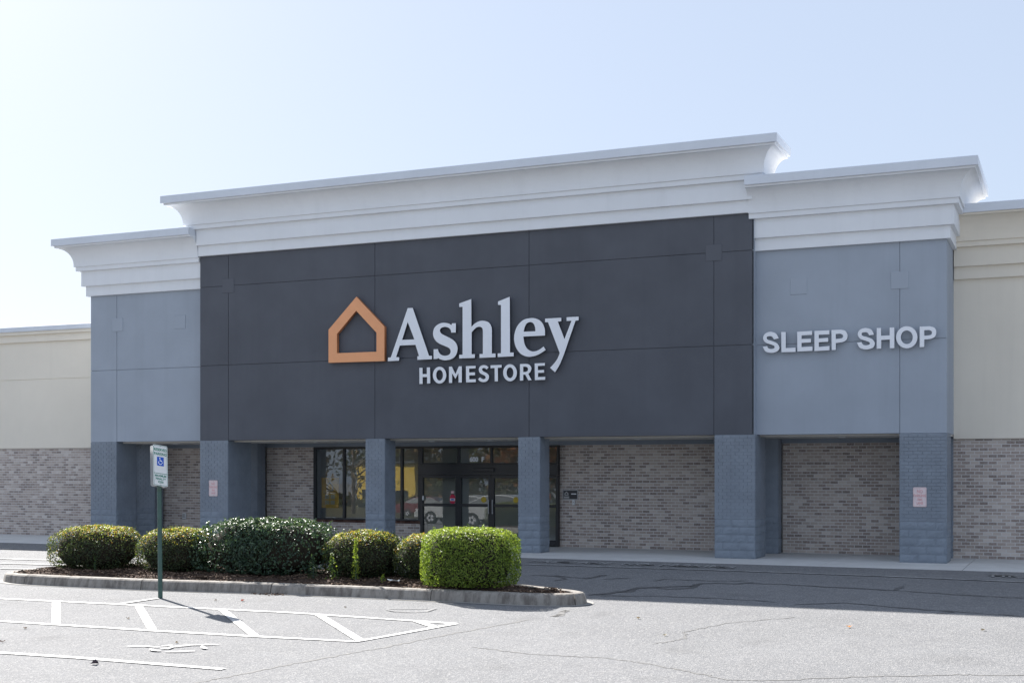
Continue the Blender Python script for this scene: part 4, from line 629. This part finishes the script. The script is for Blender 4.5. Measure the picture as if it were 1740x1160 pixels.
obj('housing', MB().box(-.04, .04, -.03, 0, -.075, .075).mesh('housing', M['white_plastic'], bevel=.008), bx); obj('button', MB().box(-.014, .014, -.036, -.0305, -.01, .018).mesh('button', M['plaque_grey'], bevel=.003), bx)
ob = thing('outlet_box', 'small pale outlet box low on the brick left of the signed pillar', 'outlet', (-26.0, YB-.01, .69))
obj('cover', MB().box(-.07, .07, -.05, 0, -.09, .09).mesh('cover', M['white_plastic'], bevel=.01), ob); obj('lid', MB().box(-.05, .05, -.06, -.0505, -.06, .07).mesh('lid', M['plaque_grey'], bevel=.004), ob)

# ================================================================= planting island
K = [(-20.75,20.83),(-20.2,20.68),(-19.0,20.62),(-17.5,20.64),(-16.5,20.68),(-15.3,20.79),(-14.1,20.9),(-12.4,20.95),(-10.7,20.96),(-9.2,20.89),(-8.6,20.92),(-8.1,21.03),(-7.82,21.25),(-7.76,21.55),(-8.2,21.85),(-9.5,22.4),(-10.6,23.2),(-11.5,23.85),(-19.0,23.95),(-20.1,23.4),(-20.8,22.3),(-21.1,21.35),(-21.08,21.05)]
kerb = obj('island_kerb', None); kerb.empty_display_size = .3; tag(kerb, kind='structure')
def resample(P, step=.16):
    out = []
    for i in range(len(P)):
        a, b = Vector(P[i]), Vector(P[(i+1) % len(P)]); n = max(1, int((b-a).length/step))
        for k in range(n): out.append(a.lerp(b, k/n))
    for _ in range(3): out = [(out[i-1] + out[i]*2 + out[(i+1) % len(out)])/4 for i in range(len(out))]
    return out
KP = resample(K); NK = len(KP)
def knorm(i):
    d = (KP[(i+1) % NK] - KP[i-1]).normalized(); return Vector((d.y, -d.x))       # outward for a counter-clockwise loop
# gutter apron and kerb pieces, with the joints the photo shows
XS = [(-8.02, 1), (-10.75, 1), (-14.05, 1), (-17.0, 1), (-20.0, 1)]
cuts = sorted({min(range(NK), key=lambda i: (KP[i] - Vector(c)).length) for c in ((-8.02,21.2),(-10.78,20.96),(-14.08,20.9),(-16.95,20.66),(-19.95,20.7),(-20.7,22.6),(-17.5,23.95),(-14.2,23.9),(-11.4,23.8),(-9.4,22.4))})
PROF = [(0.0, -.05), (0.0, .0), (-.03, .13), (-.045, .165), (-.075, .187), (-.12, .195), (-.25, .19), (-.26, -.05)]
for ci in range(len(cuts)):
    a, b = cuts[ci], cuts[(ci+1) % len(cuts)]
    if b <= a: b += NK
    rings = []; dz = random.uniform(-.008, .008)
    for i in range(a, b+1):
        p = KP[i % NK]; n = knorm(i % NK)
        if i in (a, b):
            d = Vector((-n.y, n.x)); p = p + d*(.009 if i == a else -.009)
        rings.append([((p+n*o).x, (p+n*o).y, gz((p+n*o).y) + h + (dz if h > .1 else 0) + random.uniform(-.002, .002)) for o, h in PROF])
    mb = MB(); mb.ring_sweep(rings); obj('kerb_segment', mb.mesh('kerb_segment', M['kerb'], smooth=False), kerb)
mb = MB(); rings = []
for i in list(range(NK)) + [0]:
    p = KP[i]; n = knorm(i); q = p + n*.12; rings.append([(p.x, p.y, gz(p.y)+.008), (q.x, q.y, gz(q.y)+.007)])
mb.ring_sweep(rings, False, False); obj('gutter_strip', mb.mesh('gutter_strip', M['gutter']), kerb)
# soil
def inside(x, y, P):
    c = False; j = len(P)-1
    for i in range(len(P)):
        if (P[i][1] > y) != (P[j][1] > y) and x < (P[j][0]-P[i][0])*(y-P[i][1])/(P[j][1]-P[i][1]) + P[i][0]: c = not c
        j = i
    return c
KI = [tuple(KP[i] - knorm(i)*.2) for i in range(NK)]; KI2 = [tuple(KP[i] - knorm(i)*.55) for i in range(NK)]
def soil_z(x, y):
    m = .055 if inside(x, y, KI2) else 0.0
    return gz(y) + .165 + m + .022*math.sin(x*3.1+1)*math.cos(y*4.3) + .014*math.sin(x*9.7)*math.sin(y*8.1)
mb = MB(); st = .11; idx = {}
nx = int(13.2/st); ny = int(3.6/st)
for i in range(nx+1):
    for j in range(ny+1):
        x, y = -21.1+i*st, 20.5+j*st
        if inside(x, y, KI): idx[i, j] = len(mb.v); mb.v.append((x, y, soil_z(x, y)+random.uniform(-.008, .008)))
for i in range(nx):
    for j in range(ny):
        q = [(i, j), (i+1, j), (i+1, j+1), (i, j+1)]
        q = [idx[k] for k in q if k in idx]
        if len(q) >= 3: mb.f.append(tuple(q))
tag(obj('mulch_bed', mb.mesh('mulch_bed', M['mulch'], smooth=True)), kind='structure')
mb = MB()
def chip(x, y, z, l, w):
    a = random.uniform(0, math.pi); d = Vector((math.cos(a), math.sin(a), random.uniform(-.35, .35)))*l/2; e = Vector((-math.sin(a), math.cos(a), random.uniform(-.35, .35)))*w/2
    p = Vector((x, y, z)); n = Vector((0, 0, .006))
    b = [p-d-e, p+d-e*.7, p+d+e, p-d+e*.6]
    mb.quad(*[tuple(q+n) for q in b]); k = len(mb.v); mb.v += [tuple(q-n) for q in b]
    for s in range(4): mb.f.append((k-4+s, k+s, k+(s+1) % 4, k-4+(s+1) % 4))
cnt = 0
while cnt < 6500:
    x, y = random.uniform(-20.9, -7.9), random.uniform(20.7, 24.0)
    if y > 22.2 and random.random() < .75: continue
    if inside(x, y, KI): chip(x, y, soil_z(x, y)+random.uniform(.004, .025), random.uniform(.025, .085), random.uniform(.008, .022)); cnt += 1
for cx, cy, n in ((-15.9, 21.25, 160), (-14.0, 20.86, 60), (-10.9, 21.5, 120), (-8.6, 21.55, 160)):
    for k in range(n):
        x, y = random.gauss(cx, .22), random.gauss(cy, .10)
        ins = inside(x, y, KI)
        chip(x, y, (soil_z(x, y)+.02) if ins else gz(y)+.012, random.uniform(.03, .09), random.uniform(.006, .016))
tag(obj('mulch_chips', mb.mesh('mulch_chips', M['chip'], fix=False)), kind='stuff')

# ================================================================= shrubs
def leaf_mesh(name, P, N, L, W, col, m, curl=.25):
    """one folded quad per leaf; P centres, N facing, L/W sizes, col RGB"""
    n = len(P); N = N/np.linalg.norm(N, axis=1, keepdims=True)
    r = rng.normal(size=(n, 3)); A = r - (r*N).sum(1, keepdims=True)*N; A /= np.linalg.norm(A, axis=1, keepdims=True)
    B = np.cross(N, A); L = L[:, None]; W = W[:, None]
    V = np.stack([P - A*L*.5, P + B*W*.5 + N*W*curl, P + A*L*.55 - N*L*.08, P - B*W*.5 + N*W*curl], 1).reshape(-1, 3)
    me = bpy.data.meshes.new(name); me.vertices.add(n*4); me.vertices.foreach_set('co', V.ravel().astype(np.float32))
    me.loops.add(n*4); me.loops.foreach_set('vertex_index', np.arange(n*4, dtype=np.int32))
    me.polygons.add(n); me.polygons.foreach_set('loop_start', np.arange(n, dtype=np.int32)*4); me.polygons.foreach_set('loop_total', np.full(n, 4, dtype=np.int32))
    me.update(calc_edges=True)
    ca = me.color_attributes.new('col', 'FLOAT_COLOR', 'POINT')
    cc = np.repeat(np.concatenate([col, np.ones((n, 1))], 1), 4, axis=0); ca.data.foreach_set('color', cc.ravel().astype(np.float32))
    me.materials.append(m); return me
def shrub(name, label, x, y, rx, ry, h, n, leaf, pal, tip, m, p=2.8, rag=.04, sprig=0, sun_from=.62):
    zb = soil_z(x, y) - .03
    root = thing(name, label, 'shrub', (x, y, zb), 'clipped shrubs on the planting island')
    zc = h*.46; rz = h*.54
    def rad(d, rx=rx, ry=ry, rz=rz): return 1/((abs(d[:, 0])/rx)**p + (abs(d[:, 1])/ry)**p + (abs(d[:, 2])/rz)**p)**(1/p)
    d = rng.normal(size=(n, 3)); d[:, 2] = d[:, 2]*.9+.12; d /= np.linalg.norm(d, axis=1, keepdims=True)
    # keep area density even on the boxy surface
    lump = 1 + rag*(np.sin(d[:, 0]*7+x*3)*np.cos(d[:, 2]*6+y)+.7*np.sin(d[:, 1]*9+x)*np.sin(d[:, 2]*11+2*x)+.4*np.sin(d[:, 0]*23+d[:, 2]*19))
    depth = np.clip(rng.beta(5, 1.3, n)*.24+.80, 0, 1.04)
    Pp = d*(rad(d)*lump*depth)[:, None]; Pp[:, 2] += zc
    k = Pp[:, 2] > .03; Pp, d, depth = Pp[k], d[k], depth[k]; n = len(Pp)
    g = np.stack([np.sign(Pp[:, 0])*(abs(Pp[:, 0])/rx)**(p-1)/rx, np.sign(Pp[:, 1])*(abs(Pp[:, 1])/ry)**(p-1)/ry, np.sign(Pp[:, 2]-zc)*(abs(Pp[:, 2]-zc)/rz)**(p-1)/rz], 1)
    g /= np.linalg.norm(g, axis=1, keepdims=True)+1e-9
    N = g*.75 + rng.normal(size=(n, 3))*.55 + np.array([0, 0, .15])
    L = leaf[0]*rng.uniform(.65, 1.25, n); W = leaf[1]*rng.uniform(.7, 1.2, n)
    pal = np.array(pal); col = pal[rng.integers(0, len(pal), n)]*rng.uniform(.7, 1.3, (n, 1))
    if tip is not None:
        tip = np.array(tip); up = np.clip((Pp[:, 2]/h - sun_from)/(.95-sun_from), 0, 1)*np.clip(g[:, 2]*1.3+.2, 0, 1)  # sunlight painted into the leaf colour towards the top
        sun_side = np.clip(-g[:, 0]-.55, 0, 1)*.8  # painted sunlight also on the flank facing the sun
        pr = np.clip(up*.8 + sun_side, 0, .72)*(depth > .93)
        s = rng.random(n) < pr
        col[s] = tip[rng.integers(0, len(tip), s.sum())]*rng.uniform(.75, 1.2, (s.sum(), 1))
    if sprig:
        sp, sn, sl, sw, sc_ = [], [], [], [], []
        for q in range(sprig):
            a = rng.uniform(-.95, .95)*rx; b = rng.uniform(-.8, .8)*ry; top = zc + rz*(1-abs(a/rx)**p*.98)**(1/p)*(1-abs(b/ry)**p*.6)**(1/p)
            hh = rng.uniform(.03, .11); le = rng.normal(0, .03, 2)
            for w in range(9):
                f = w/8; sp.append((a+le[0]*f+rng.normal(0, .018), b+le[1]*f+rng.normal(0, .018), top-.03+hh*f)); sn.append(rng.normal(size=3)*.6+np.array([0, 0, .6])); sl.append(leaf[0]*rng.uniform(.7, 1.1)); sw.append(leaf[1]*rng.uniform(.7, 1.1)); sc_.append(pal[rng.integers(0, len(pal))]*1.25)
        Pp = np.concatenate([Pp, sp]); N = np.concatenate([N, sn]); L = np.concatenate([L, sl]); W = np.concatenate([W, sw]); col = np.concatenate([col, sc_])
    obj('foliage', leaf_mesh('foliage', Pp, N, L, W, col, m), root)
    # twiggy core and stems
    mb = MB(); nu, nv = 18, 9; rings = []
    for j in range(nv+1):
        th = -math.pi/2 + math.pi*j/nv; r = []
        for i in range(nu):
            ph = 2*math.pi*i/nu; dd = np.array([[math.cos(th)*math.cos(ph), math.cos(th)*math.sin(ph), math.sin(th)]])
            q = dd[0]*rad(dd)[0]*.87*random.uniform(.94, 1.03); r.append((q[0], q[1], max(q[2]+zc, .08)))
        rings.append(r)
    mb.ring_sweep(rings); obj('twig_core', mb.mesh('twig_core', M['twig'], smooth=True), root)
    mb = MB()
    for q in range(9):
        a = random.uniform(0, 6.28); e = (.5*rx*math.cos(a), .5*ry*math.sin(a), h*.35); mb.tube([(e[0]*.25, e[1]*.25, -.05), (e[0]*.6, e[1]*.6, .12), e], [.018, .014, .008], 5)
    obj('stem', mb.mesh('stem', M['bark']), root)
    return root
GRN = [(.05,.08,.04),(.07,.105,.045),(.045,.07,.042),(.09,.115,.05),(.08,.08,.045)]
SUN_COL = [(.40,.34,.06),(.46,.27,.07),(.32,.36,.08),(.22,.30,.06),(.26,.30,.09)]  # golden leaf tones painted in for sun glowing through the foliage
shrub('round_shrub', 'rounded dark green shrub with sunlit golden tips at the far left end of the island', -19.5, 22.28, 1.0, .72, .90, 14000, (.042,.024), GRN, SUN_COL, M['leaf'], 3.0, .045, 26)
shrub('round_shrub', 'rounded sunlit golden tipped shrub directly behind the green parking sign post', -17.4, 22.4, .82, .66, .89, 11500, (.042,.024), GRN, SUN_COL, M['leaf'], 3.0, .045, 26)
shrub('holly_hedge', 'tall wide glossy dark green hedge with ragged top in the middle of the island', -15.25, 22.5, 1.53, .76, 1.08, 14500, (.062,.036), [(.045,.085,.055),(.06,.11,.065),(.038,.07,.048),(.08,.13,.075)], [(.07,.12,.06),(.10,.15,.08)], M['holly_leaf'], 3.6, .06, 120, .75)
shrub('round_shrub', 'rounded sunlit golden tipped shrub with a feathery weed stalk in front of it', -12.98, 22.55, .78, .64, .89, 11500, (.042,.024), GRN, SUN_COL, M['leaf'], 2.7, .045, 22)
shrub('round_shrub', 'sunlit golden edged shrub mostly hidden behind the bright green clipped bush', -11.45, 22.55, .72, .6, .88, 10000, (.042,.024), GRN, SUN_COL, M['leaf'], 2.7, .045, 22)
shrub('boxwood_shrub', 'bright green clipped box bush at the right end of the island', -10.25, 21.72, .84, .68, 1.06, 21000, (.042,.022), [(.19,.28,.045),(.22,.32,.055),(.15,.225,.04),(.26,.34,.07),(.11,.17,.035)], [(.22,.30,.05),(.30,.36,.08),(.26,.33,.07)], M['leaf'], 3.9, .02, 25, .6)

# weeds
def weed(label, x, y, h, n, w, pal, name='weed', leafy=(.10,.012)):
    t = thing(name, label, 'weed', (x, y, soil_z(x, y)-.02), 'weeds on the planting island')
    mb = MB(); mb.tube([(0, 0, 0), (.01, 0, h*.5), (-.005, .01, h)], [.008, .006, .003], 5); obj('stem', mb.mesh('stem', M['post_green']), t)
    z = rng.uniform(.08, 1.0, n)*h; a = rng.uniform(0, 6.28, n); r = w*rng.uniform(.1, 1, n)*(1.15-z/h)
    P = np.stack([r*np.cos(a), r*np.sin(a)*.6, z], 1); N = rng.normal(size=(n, 3)) + np.array([0, -.4, .3]); pal = np.array(pal)
    obj('leaf_frond', leaf_mesh('leaf_frond', P, N, leafy[0]*rng.uniform(.6, 1.2, n), leafy[1]*rng.uniform(.7, 1.3, n), pal[rng.integers(0, len(pal), n)]*rng.uniform(.8, 1.2, (n, 1)), M['leaf']), t)
LIME = [(.26,.34,.05),(.32,.38,.07),(.2,.3,.05)]
weed('tall feathery lime green weed stalk standing against the shrub left of the box bush', -12.68, 21.68, .84, 330, .11, LIME, 'weed', (.07,.014))
weed('short leafy green weed left of the feathery lime stalk', -13.2, 21.66, .55, 110, .16, [(.06,.11,.04),(.09,.15,.05),(.2,.26,.05)], 'weed', (.08,.03))
weed('dull green weed at the hedge corner left of the leafy weed', -13.6, 21.62, .5, 130, .17, [(.05,.09,.05),(.06,.1,.05)], 'weed', (.08,.016))
weed('small yellow green sprout in the mulch between the feathery weed and the box bush', -12.05, 21.62, .17, 40, .08, LIME, 'weed', (.05,.028))
weed('small upright weed in front of the far left shrub', -18.9, 21.52, .34, 70, .06, [(.10,.15,.04),(.07,.12,.04)], 'weed', (.06,.012))

# ================================================================= parking sign
bz = gz(19.651)
sp = thing('parking_sign', 'reserved parking sign with blue wheelchair symbol on a leaning green steel post', 'sign', (-15.702, 19.651, bz))
lean = Vector((-.085, .08, 1.0))
def postp(z): return Vector((lean.x*z*.55, lean.y*z*.55, z))
hv = Vector((.105, .29, -.043)); nv_ = hv.cross(Vector((-.20, .19, 1.0))).normalized(); vv = nv_.cross(hv).normalized(); hu = hv.normalized()
pc = postp(2.475); PCV, VV = pc, vv
mb = MB()
sect = [(-.042, .012), (-.03, -.012), (.03, -.012), (.042, .012), (.036, .014), (.026, -.007), (-.026, -.007), (-.036, .014)]
mb.ring_sweep([[tuple(postp(z) + Vector((.78, .63, 0))*a + Vector((-.63, .78, 0))*b) for a, b in sect] for z in (-.05, 1.0, 2.0)] + [[tuple(Vector(q) + Vector((.78, .63, 0))*a + Vector((-.63, .78, 0))*b) for a, b in sect] for q in (PCV - VV*.40, PCV + VV*.37)])
obj('post', mb.mesh('post', M['post_green']), sp)
Wd, Ht = .315, .80
def plate_matrix(off):
    o = pc + nv_*off
    return Matrix(((hu.x, vv.x, nv_.x, o.x), (hu.y, vv.y, nv_.y, o.y), (hu.z, vv.z, nv_.z, o.z), (0, 0, 0, 1)))
def pl(name, me, off, parent=sp, loc=(0, 0)):
    o = obj(name, me, parent); o.matrix_local = plate_matrix(off) @ Matrix.Translation((loc[0], loc[1], 0)); return o
pl('sign_plate', flat('sign_plate', [rrect(Wd, Ht, .035)], M['sign_white'], .0015), .042)
pl('back_plate', flat('back_plate', [rrect(Wd, Ht, .035)], M['alu'], .0015), -.046)
pl('border', flat('border', [rrect(Wd-.022, Ht-.022, .03), rrect(Wd-.036, Ht-.036, .024)], M['sign_green']), .0455)
pl('divider', flat('divider', [[(-.14,-.162),(.14,-.162),(.14,-.152),(-.14,-.152)]], M['sign_green']), .0465)
for s, yy, sz, sx in (('RESERVED', .305, .075, .80), ('PARKING', .222, .075, .86), ('MAXIMUM', -.205, .058, .90), ('PENALTY', -.265, .058, .90), ('$250', -.325, .058, 1.0)):
    pl('lettering', text('lettering', s, sz, M['sign_green'], .002, 0, 1.0, sx), .0455, loc=(0, yy))
pl('symbol_panel', flat('symbol_panel', [rrect(.145, .175, .008)], M['sign_blue']), .0455, loc=(0, .08))
def arc(cx, cy, r0, r1, a0, a1, n=20):
    return [(cx+r1*math.cos(R(a0+(a1-a0)*k/n)), cy+r1*math.sin(R(a0+(a1-a0)*k/n))) for k in range(n+1)] + [(cx+r0*math.cos(R(a1+(a0-a1)*k/n)), cy+r0*math.sin(R(a1+(a0-a1)*k/n))) for k in range(n+1)]
for k, ol in enumerate(([(-.012+.012*math.cos(R(a)), .062+.012*math.sin(R(a))) for a in range(0, 360, 24)], arc(-.005, -.025, .028, .040, 130, 350), [(-.021,.047),(-.005,.047),(-.003,.022),(.024,.022),(.024,.011),(-.001,.011),(0,.0),(.028,0),(.042,-.034),(.055,-.028),(.051,-.020),(.043,-.020),(.034,.011),(-.013,.011)])):
    pl('wheelchair_symbol', flat('wheelchair_symbol', [ol], M['letter_white']), .0465+.0008*k, loc=(0, .08))
for yy in (.375, -.375):
    mb = MB(); mb.tube([(0, 0, -.004), (0, 0, .004)], .009, 8); pl('bolt', mb.mesh('bolt', M['alu']), .046, loc=(0, yy))

# ================================================================= litter
def fallen(i, x, y, s, col, label):
    n = 9; mb = MB(); pts = []
    for k in range(n):
        a = 2*math.pi*k/n; r = s*(1 if k % 2 else .55)*random.uniform(.75, 1.15); pts.append((r*math.cos(a), r*.7*math.sin(a), random.uniform(.004, s*.75)))
    mb.v = [(0, 0, s*.12)] + pts; mb.f = [(0, 1+k, 1+(k+1) % n) for k in range(n)]
    me = mb.mesh('fallen_leaf', M['dry_leaf']); ca = me.color_attributes.new('col', 'FLOAT_COLOR', 'POINT'); ca.data.foreach_set('color', np.tile(np.array([*col, 1.0], dtype=np.float32), len(me.vertices)))
    o = obj('fallen_leaf', me, None, (x, y, gz(y)+.004)); o.rotation_euler = (0, 0, random.uniform(0, 6)); tag(o, label, 'leaf', 'fallen leaves on the parking lot')
lbl = ['dark curled leaf beside the nearest painted line, bottom left', 'pale orange leaf alone on the sunlit asphalt at right', 'reddish leaf on asphalt right of the parking sign post', 'dark flat leaf on asphalt between the sign post and the reddish leaf', 'small brown leaf inside the hatched area left of the sign shadow', 'small brown leaf at the left edge below the hatching', 'tan leaf in sun just below the building shadow edge', 'pale scrap like leaf in the open asphalt centre right', 'tiny brown leaf between the kerb and the painted outline', 'brown leaf beside the painted wheelchair symbol', 'grey brown leaf at the right edge near the building shadow', 'dark leaf at the extreme left of the asphalt']
cols = [(.03,.025,.05),(.55,.25,.09),(.28,.05,.04),(.10,.07,.05),(.16,.10,.06),(.14,.09,.06),(.3,.22,.14),(.5,.45,.4),(.14,.1,.07),(.2,.14,.09),(.24,.2,.16),(.08,.05,.05)]
for i, (x, y) in enumerate(LEAVES): fallen(i, x, y, (.085, .07, .06, .055, .045, .045, .05, .045, .035, .04, .05, .06)[i], cols[i], lbl[i])
mb = MB()
G9 = [[(-.12+.08*i+random.uniform(-.01,.01), -.06+.04*j+random.uniform(-.01,.01), random.uniform(0,.05)) for j in range(4)] for i in range(4)]
for i in range(3):
    for j in range(3): mb.quad(G9[i][j], G9[i+1][j], G9[i+1][j+1], G9[i][j+1])
tag(obj('paper_scrap', mb.mesh('paper_scrap', M['white_plastic'], fix=False), None, (-11.8, 21.6, soil_z(-11.8, 21.6)+.01)), 'crumpled pale paper scrap in the mulch between two shrubs', 'litter')

# ================================================================= what the shop glass mirrors (across the lot, behind the camera)
def car(label, x, y, m, suv, rz=0.0):
    t = thing('parked_car', label, 'car', (x, y, gz(y)), 'cars mirrored in the shop glass', (0, 0, rz))
    h = 1.68 if suv else 1.45
    body = [(-2.3,.35),(-2.32,.75),(-2.2,.98),(-1.0 if not suv else -2.1,1.02),(.75,1.0),(1.7,.92),(2.2,.78),(2.32,.55),(2.28,.33)]
    roof = [(-1.75,1.0),(-1.05,h-.06),(-.5,h),(.2,h-.02),(.6,h-.12),(1.25,1.0)] if not suv else [(-2.22,1.0),(-1.95,h-.08),(-1.2,h),(.2,h-.02),(.55,h-.12),(1.25,1.0)]
    def loft(pr, w0, w1, zlo, zhi):
        mb = MB(); A = [(q, -(w0+(w1-w0)*max(0, (z-zlo)/(zhi-zlo))), z) for q, z in pr]; B = [(a, -b, c) for a, b, c in A]
        n = len(A); mb.v = A+B; mb.f = [tuple(range(n-1, -1, -1)), tuple(range(n, 2*n))] + [(i, (i+1) % n, n+(i+1) % n, n+i) for i in range(n)]; return mb
    obj('body', loft(body, .92, .86, .35, 1.0).mesh('body', m, bevel=.04), t)
    obj('cabin', loft(roof, .84, .62, 1.0, h).mesh('cabin', m, bevel=.03), t)
    ins = [(q*.93+(.0), 1.04+(z-1.0)*.80 if z > 1.01 else 1.04) for q, z in roof]
    for s in (-1, 1):
        mb = MB(); pts = []
        for q, z in ins: pts.append((q, s*(.855+(.635-.855)*max(0, (z-1.0)/(h-1.0))), z))
        mb.poly(pts); obj('side_window', mb.mesh('side_window', M['car_glass']), t)
    for k, (a, b) in enumerate(((roof[-2], roof[-1]), (roof[1], roof[0]))):
        d = .02 if k == 0 else -.02
        def wq(pt, f): w = (.84+(.62-.84)*max(0, (pt[1]-1.0)/(h-1.0)))*.9; return (pt[0]+d, f*w, pt[1]+.015)
        mb = MB(); mb.quad(wq(a, -1), wq(a, 1), wq(b, 1), wq(b, -1)); obj('windscreen' if k == 0 else 'rear_window', mb.mesh('windscreen', M['car_glass']), t)
    for wx in (-1.4, 1.42):
        for s in (-1, 1):
            r = .37 if suv else .33
            mb = MB(); rr = [[(wx+q*math.cos(2*math.pi*i/20), s*yy, r+q*math.sin(2*math.pi*i/20)) for i in range(20)] for q, yy in ((r*.6, .935), (r*.93, .94), (r, .90), (r, .72))]
            mb.ring_sweep(rr, True, False); w = obj('wheel', mb.mesh('wheel', M['rubber']), t)
            mb = MB(); 
            for q in range(5):
                a = 2*math.pi*q/5; c_, s_ = math.cos(a), math.sin(a)
                mb.quad((wx-.05*s_, s*.932, r+.05*c_), (wx+.05*s_, s*.932, r-.05*c_), (wx+r*.62*c_+.05*s_, s*.932, r+r*.62*s_-.05*c_), (wx+r*.62*c_-.05*s_, s*.932, r+r*.62*s_+.05*c_))
            obj('rim', mb.mesh('rim', M['rim']), w)
    for s in (-1, 1):
        obj('headlight', MB().box(2.12, 2.29, s*.62-.17, s*.62+.17, .66, .78).mesh('headlight', M['sign_white'], bevel=.02), t); obj('tail_light', MB().box(-2.33, -2.2, s*.66-.14, s*.66+.14, .72, .9).mesh('tail_light', M['red_plastic'], bevel=.02), t)
car('white saloon car mirrored in the right door glass', -23.0, 14.6, M['car_white'], False)
car('white saloon car mirrored at the left side light of the doors', -27.6, 9.6, M['car_white'], False, R(180))
car('dark red saloon car mirrored in the window beside the doors', -41.5, -14.0, M['car_red'], False)

yb_ = thing('yellow_building', 'sunlit yellow building mirrored in the shop windows', 'building', (-66.4, -52, gz(-52)))
obj('wall', MB().box(-3.2, 3.6, -6, 0, 0, 4.3).mesh('wall', M['yellow_wall']), yb_); obj('roof', MB().box(-3.4, 3.8, -6.3, .3, 4.301, 4.5).mesh('roof', M['steel_dark'], bevel=.03), yb_)
for q in (-1.6, 1.8): obj('window', MB().box(q-1.0, q+1.0, .001, .06, .3, 1.5).mesh('window', M['car_glass']), yb_)
def tree(label, x, y, h, n, pal, lf=.6, spread=.45):
    z0 = gz(y); t = thing('roadside_tree', label, 'tree', (x, y, z0), 'trees mirrored in the shop glass')
    mb = MB(); tips = []
    mb.tube([(0,0,-.1),(.05,0,h*.25),(0,.05,h*.45),(.1,0,h*.8)], [h*.022, h*.018, h*.013, h*.004], 7)
    for q in range(11):
        a = q*2.4+random.random(); z = h*random.uniform(.08, .7); l = h*spread*random.uniform(.6, 1.0)
        m1 = (l*.45*math.cos(a), l*.45*math.sin(a), z+l*.3); e = (l*math.cos(a), l*math.sin(a), z+l*.55)
        mb.tube([(0, 0, z), m1, e], [h*.009, h*.006, h*.002], 5); tips += [m1, e]
        for w in range(3):
            a2 = a+random.uniform(-.9, .9); e2 = (m1[0]+l*.5*math.cos(a2), m1[1]+l*.5*math.sin(a2), m1[2]+l*random.uniform(.1, .5)); mb.tube([m1, e2], [h*.004, h*.0015], 4); tips.append(e2)
    obj('trunk', mb.mesh('trunk', M['bark']), t)
    tips = np.array(tips + [(0, 0, h*.8)]*4); P = tips[rng.integers(0, len(tips), n)] + rng.normal(size=(n, 3))*h*.075; pal = np.array(pal)
    obj('crown', leaf_mesh('crown', P, rng.normal(size=(n, 3)), lf*rng.uniform(.6, 1.3, n), lf*.6*rng.uniform(.6, 1.3, n), pal[rng.integers(0, len(pal), n)]*rng.uniform(.7, 1.2, (n, 1)), M['dry_leaf']), t)
BRN = [(.16,.10,.05),(.20,.13,.06),(.12,.09,.04)]; OLV = [(.09,.10,.04),(.12,.12,.05),(.07,.08,.035)]; RUST = [(.24,.09,.04),(.2,.1,.05)]
TR_ = [(-82, -60, 12, 2200, BRN), (-73, -66, 13, 2600, OLV), (-64, -64, 13, 2600, BRN), (-55, -55, 12, 2600, OLV), (-48, -50, 12, 2600, BRN), (-42, -52, 13, 2600, OLV), (-36, -47, 12, 2400, RUST), (-30, -50, 13, 2600, BRN), (-24, -46, 12, 2400, OLV), (-52.5, -22, 8.5, 120, BRN), (-34, -16, 6.5, 500, RUST)]
TLB = ['tall brown tree mirrored left of the yellow building', 'olive tree mirrored behind the yellow building', 'brown tree mirrored right behind the yellow building', 'olive tree mirrored in the pane right of the brick pillar', 'brown tree mirrored in the pane beside the doors', 'olive tree mirrored in the left door glass', 'rust coloured tree mirrored in the middle door glass', 'brown tree mirrored in the right door glass', 'olive tree mirrored in the narrow glass right of the pillar', 'nearly bare tree mirrored in front of the yellow building', 'small rust coloured tree mirrored low in the door glass']
for a, l in zip(TR_, TLB): tree(l, *a[:3], a[3], a[4])
n = 15000; P = np.stack([rng.uniform(-100, -12, n), rng.normal(-44, 1.6, n), rng.beta(1.2, 1.5, n)*6.0], 1); P[:, 2] *= .65+.35*np.sin(P[:, 0]*.9)*np.cos(P[:, 0]*.37); P[:, 2] = np.where((P[:, 0] > -73) & (P[:, 0] < -57), P[:, 2]*.22, P[:, 2]); P[:, 2] += gz(-44)
pal = np.array(BRN + OLV + [(.05,.06,.03)])
tag(obj('roadside_thicket', leaf_mesh('roadside_thicket', P, rng.normal(size=(n, 3)), .5*rng.uniform(.6, 1.3, n), .3*rng.uniform(.6, 1.3, n), pal[rng.integers(0, len(pal), n)]*rng.uniform(.7, 1.2, (n, 1)), M['dry_leaf'])), kind='stuff')
t = NT('verge'); M['verge'] = t.done(t.pbr(t.mix(t.noise(.8, 6, .7), (.06,.05,.03), (.13,.115,.06)), .95, t.bump(t.noise(9, 5, .7), .8, .1), spec=.1))
mb = MB(); mb.quad((-120, -43, gz(-43)+.05), (-14, -43, gz(-43)+.05), (-14, -24.9, gz(-24.9)+.05), (-120, -24.9, gz(-24.9)+.05)); mb.quad((-120, -24.9, gz(-24.9)+.05), (-14, -24.9, gz(-24.9)+.05), (-14, -6, gz(-6)+.05), (-120, -6, gz(-6)+.05))
tag(obj('grass_verge', mb.mesh('grass_verge', M['verge'])), kind='structure')
lp = thing('lamp_post', 'lamp post on a concrete base mirrored in the shop window', 'lamp post', (-50, -21, gz(-21)))
mb = MB(); mb.tube([(0,0,0),(0,0,.9)], .3, 12); obj('base', mb.mesh('base', M['walk']), lp); mb = MB(); mb.tube([(0,0,.9),(0,0,8.5)], [.09,.06], 8); obj('pole', mb.mesh('pole', M['steel_dark']), lp); obj('lamp_head', MB().box(-.25,.25,-.1,.7,8.5,8.65).mesh('lamp_head', M['steel_dark'], bevel=.03), lp)
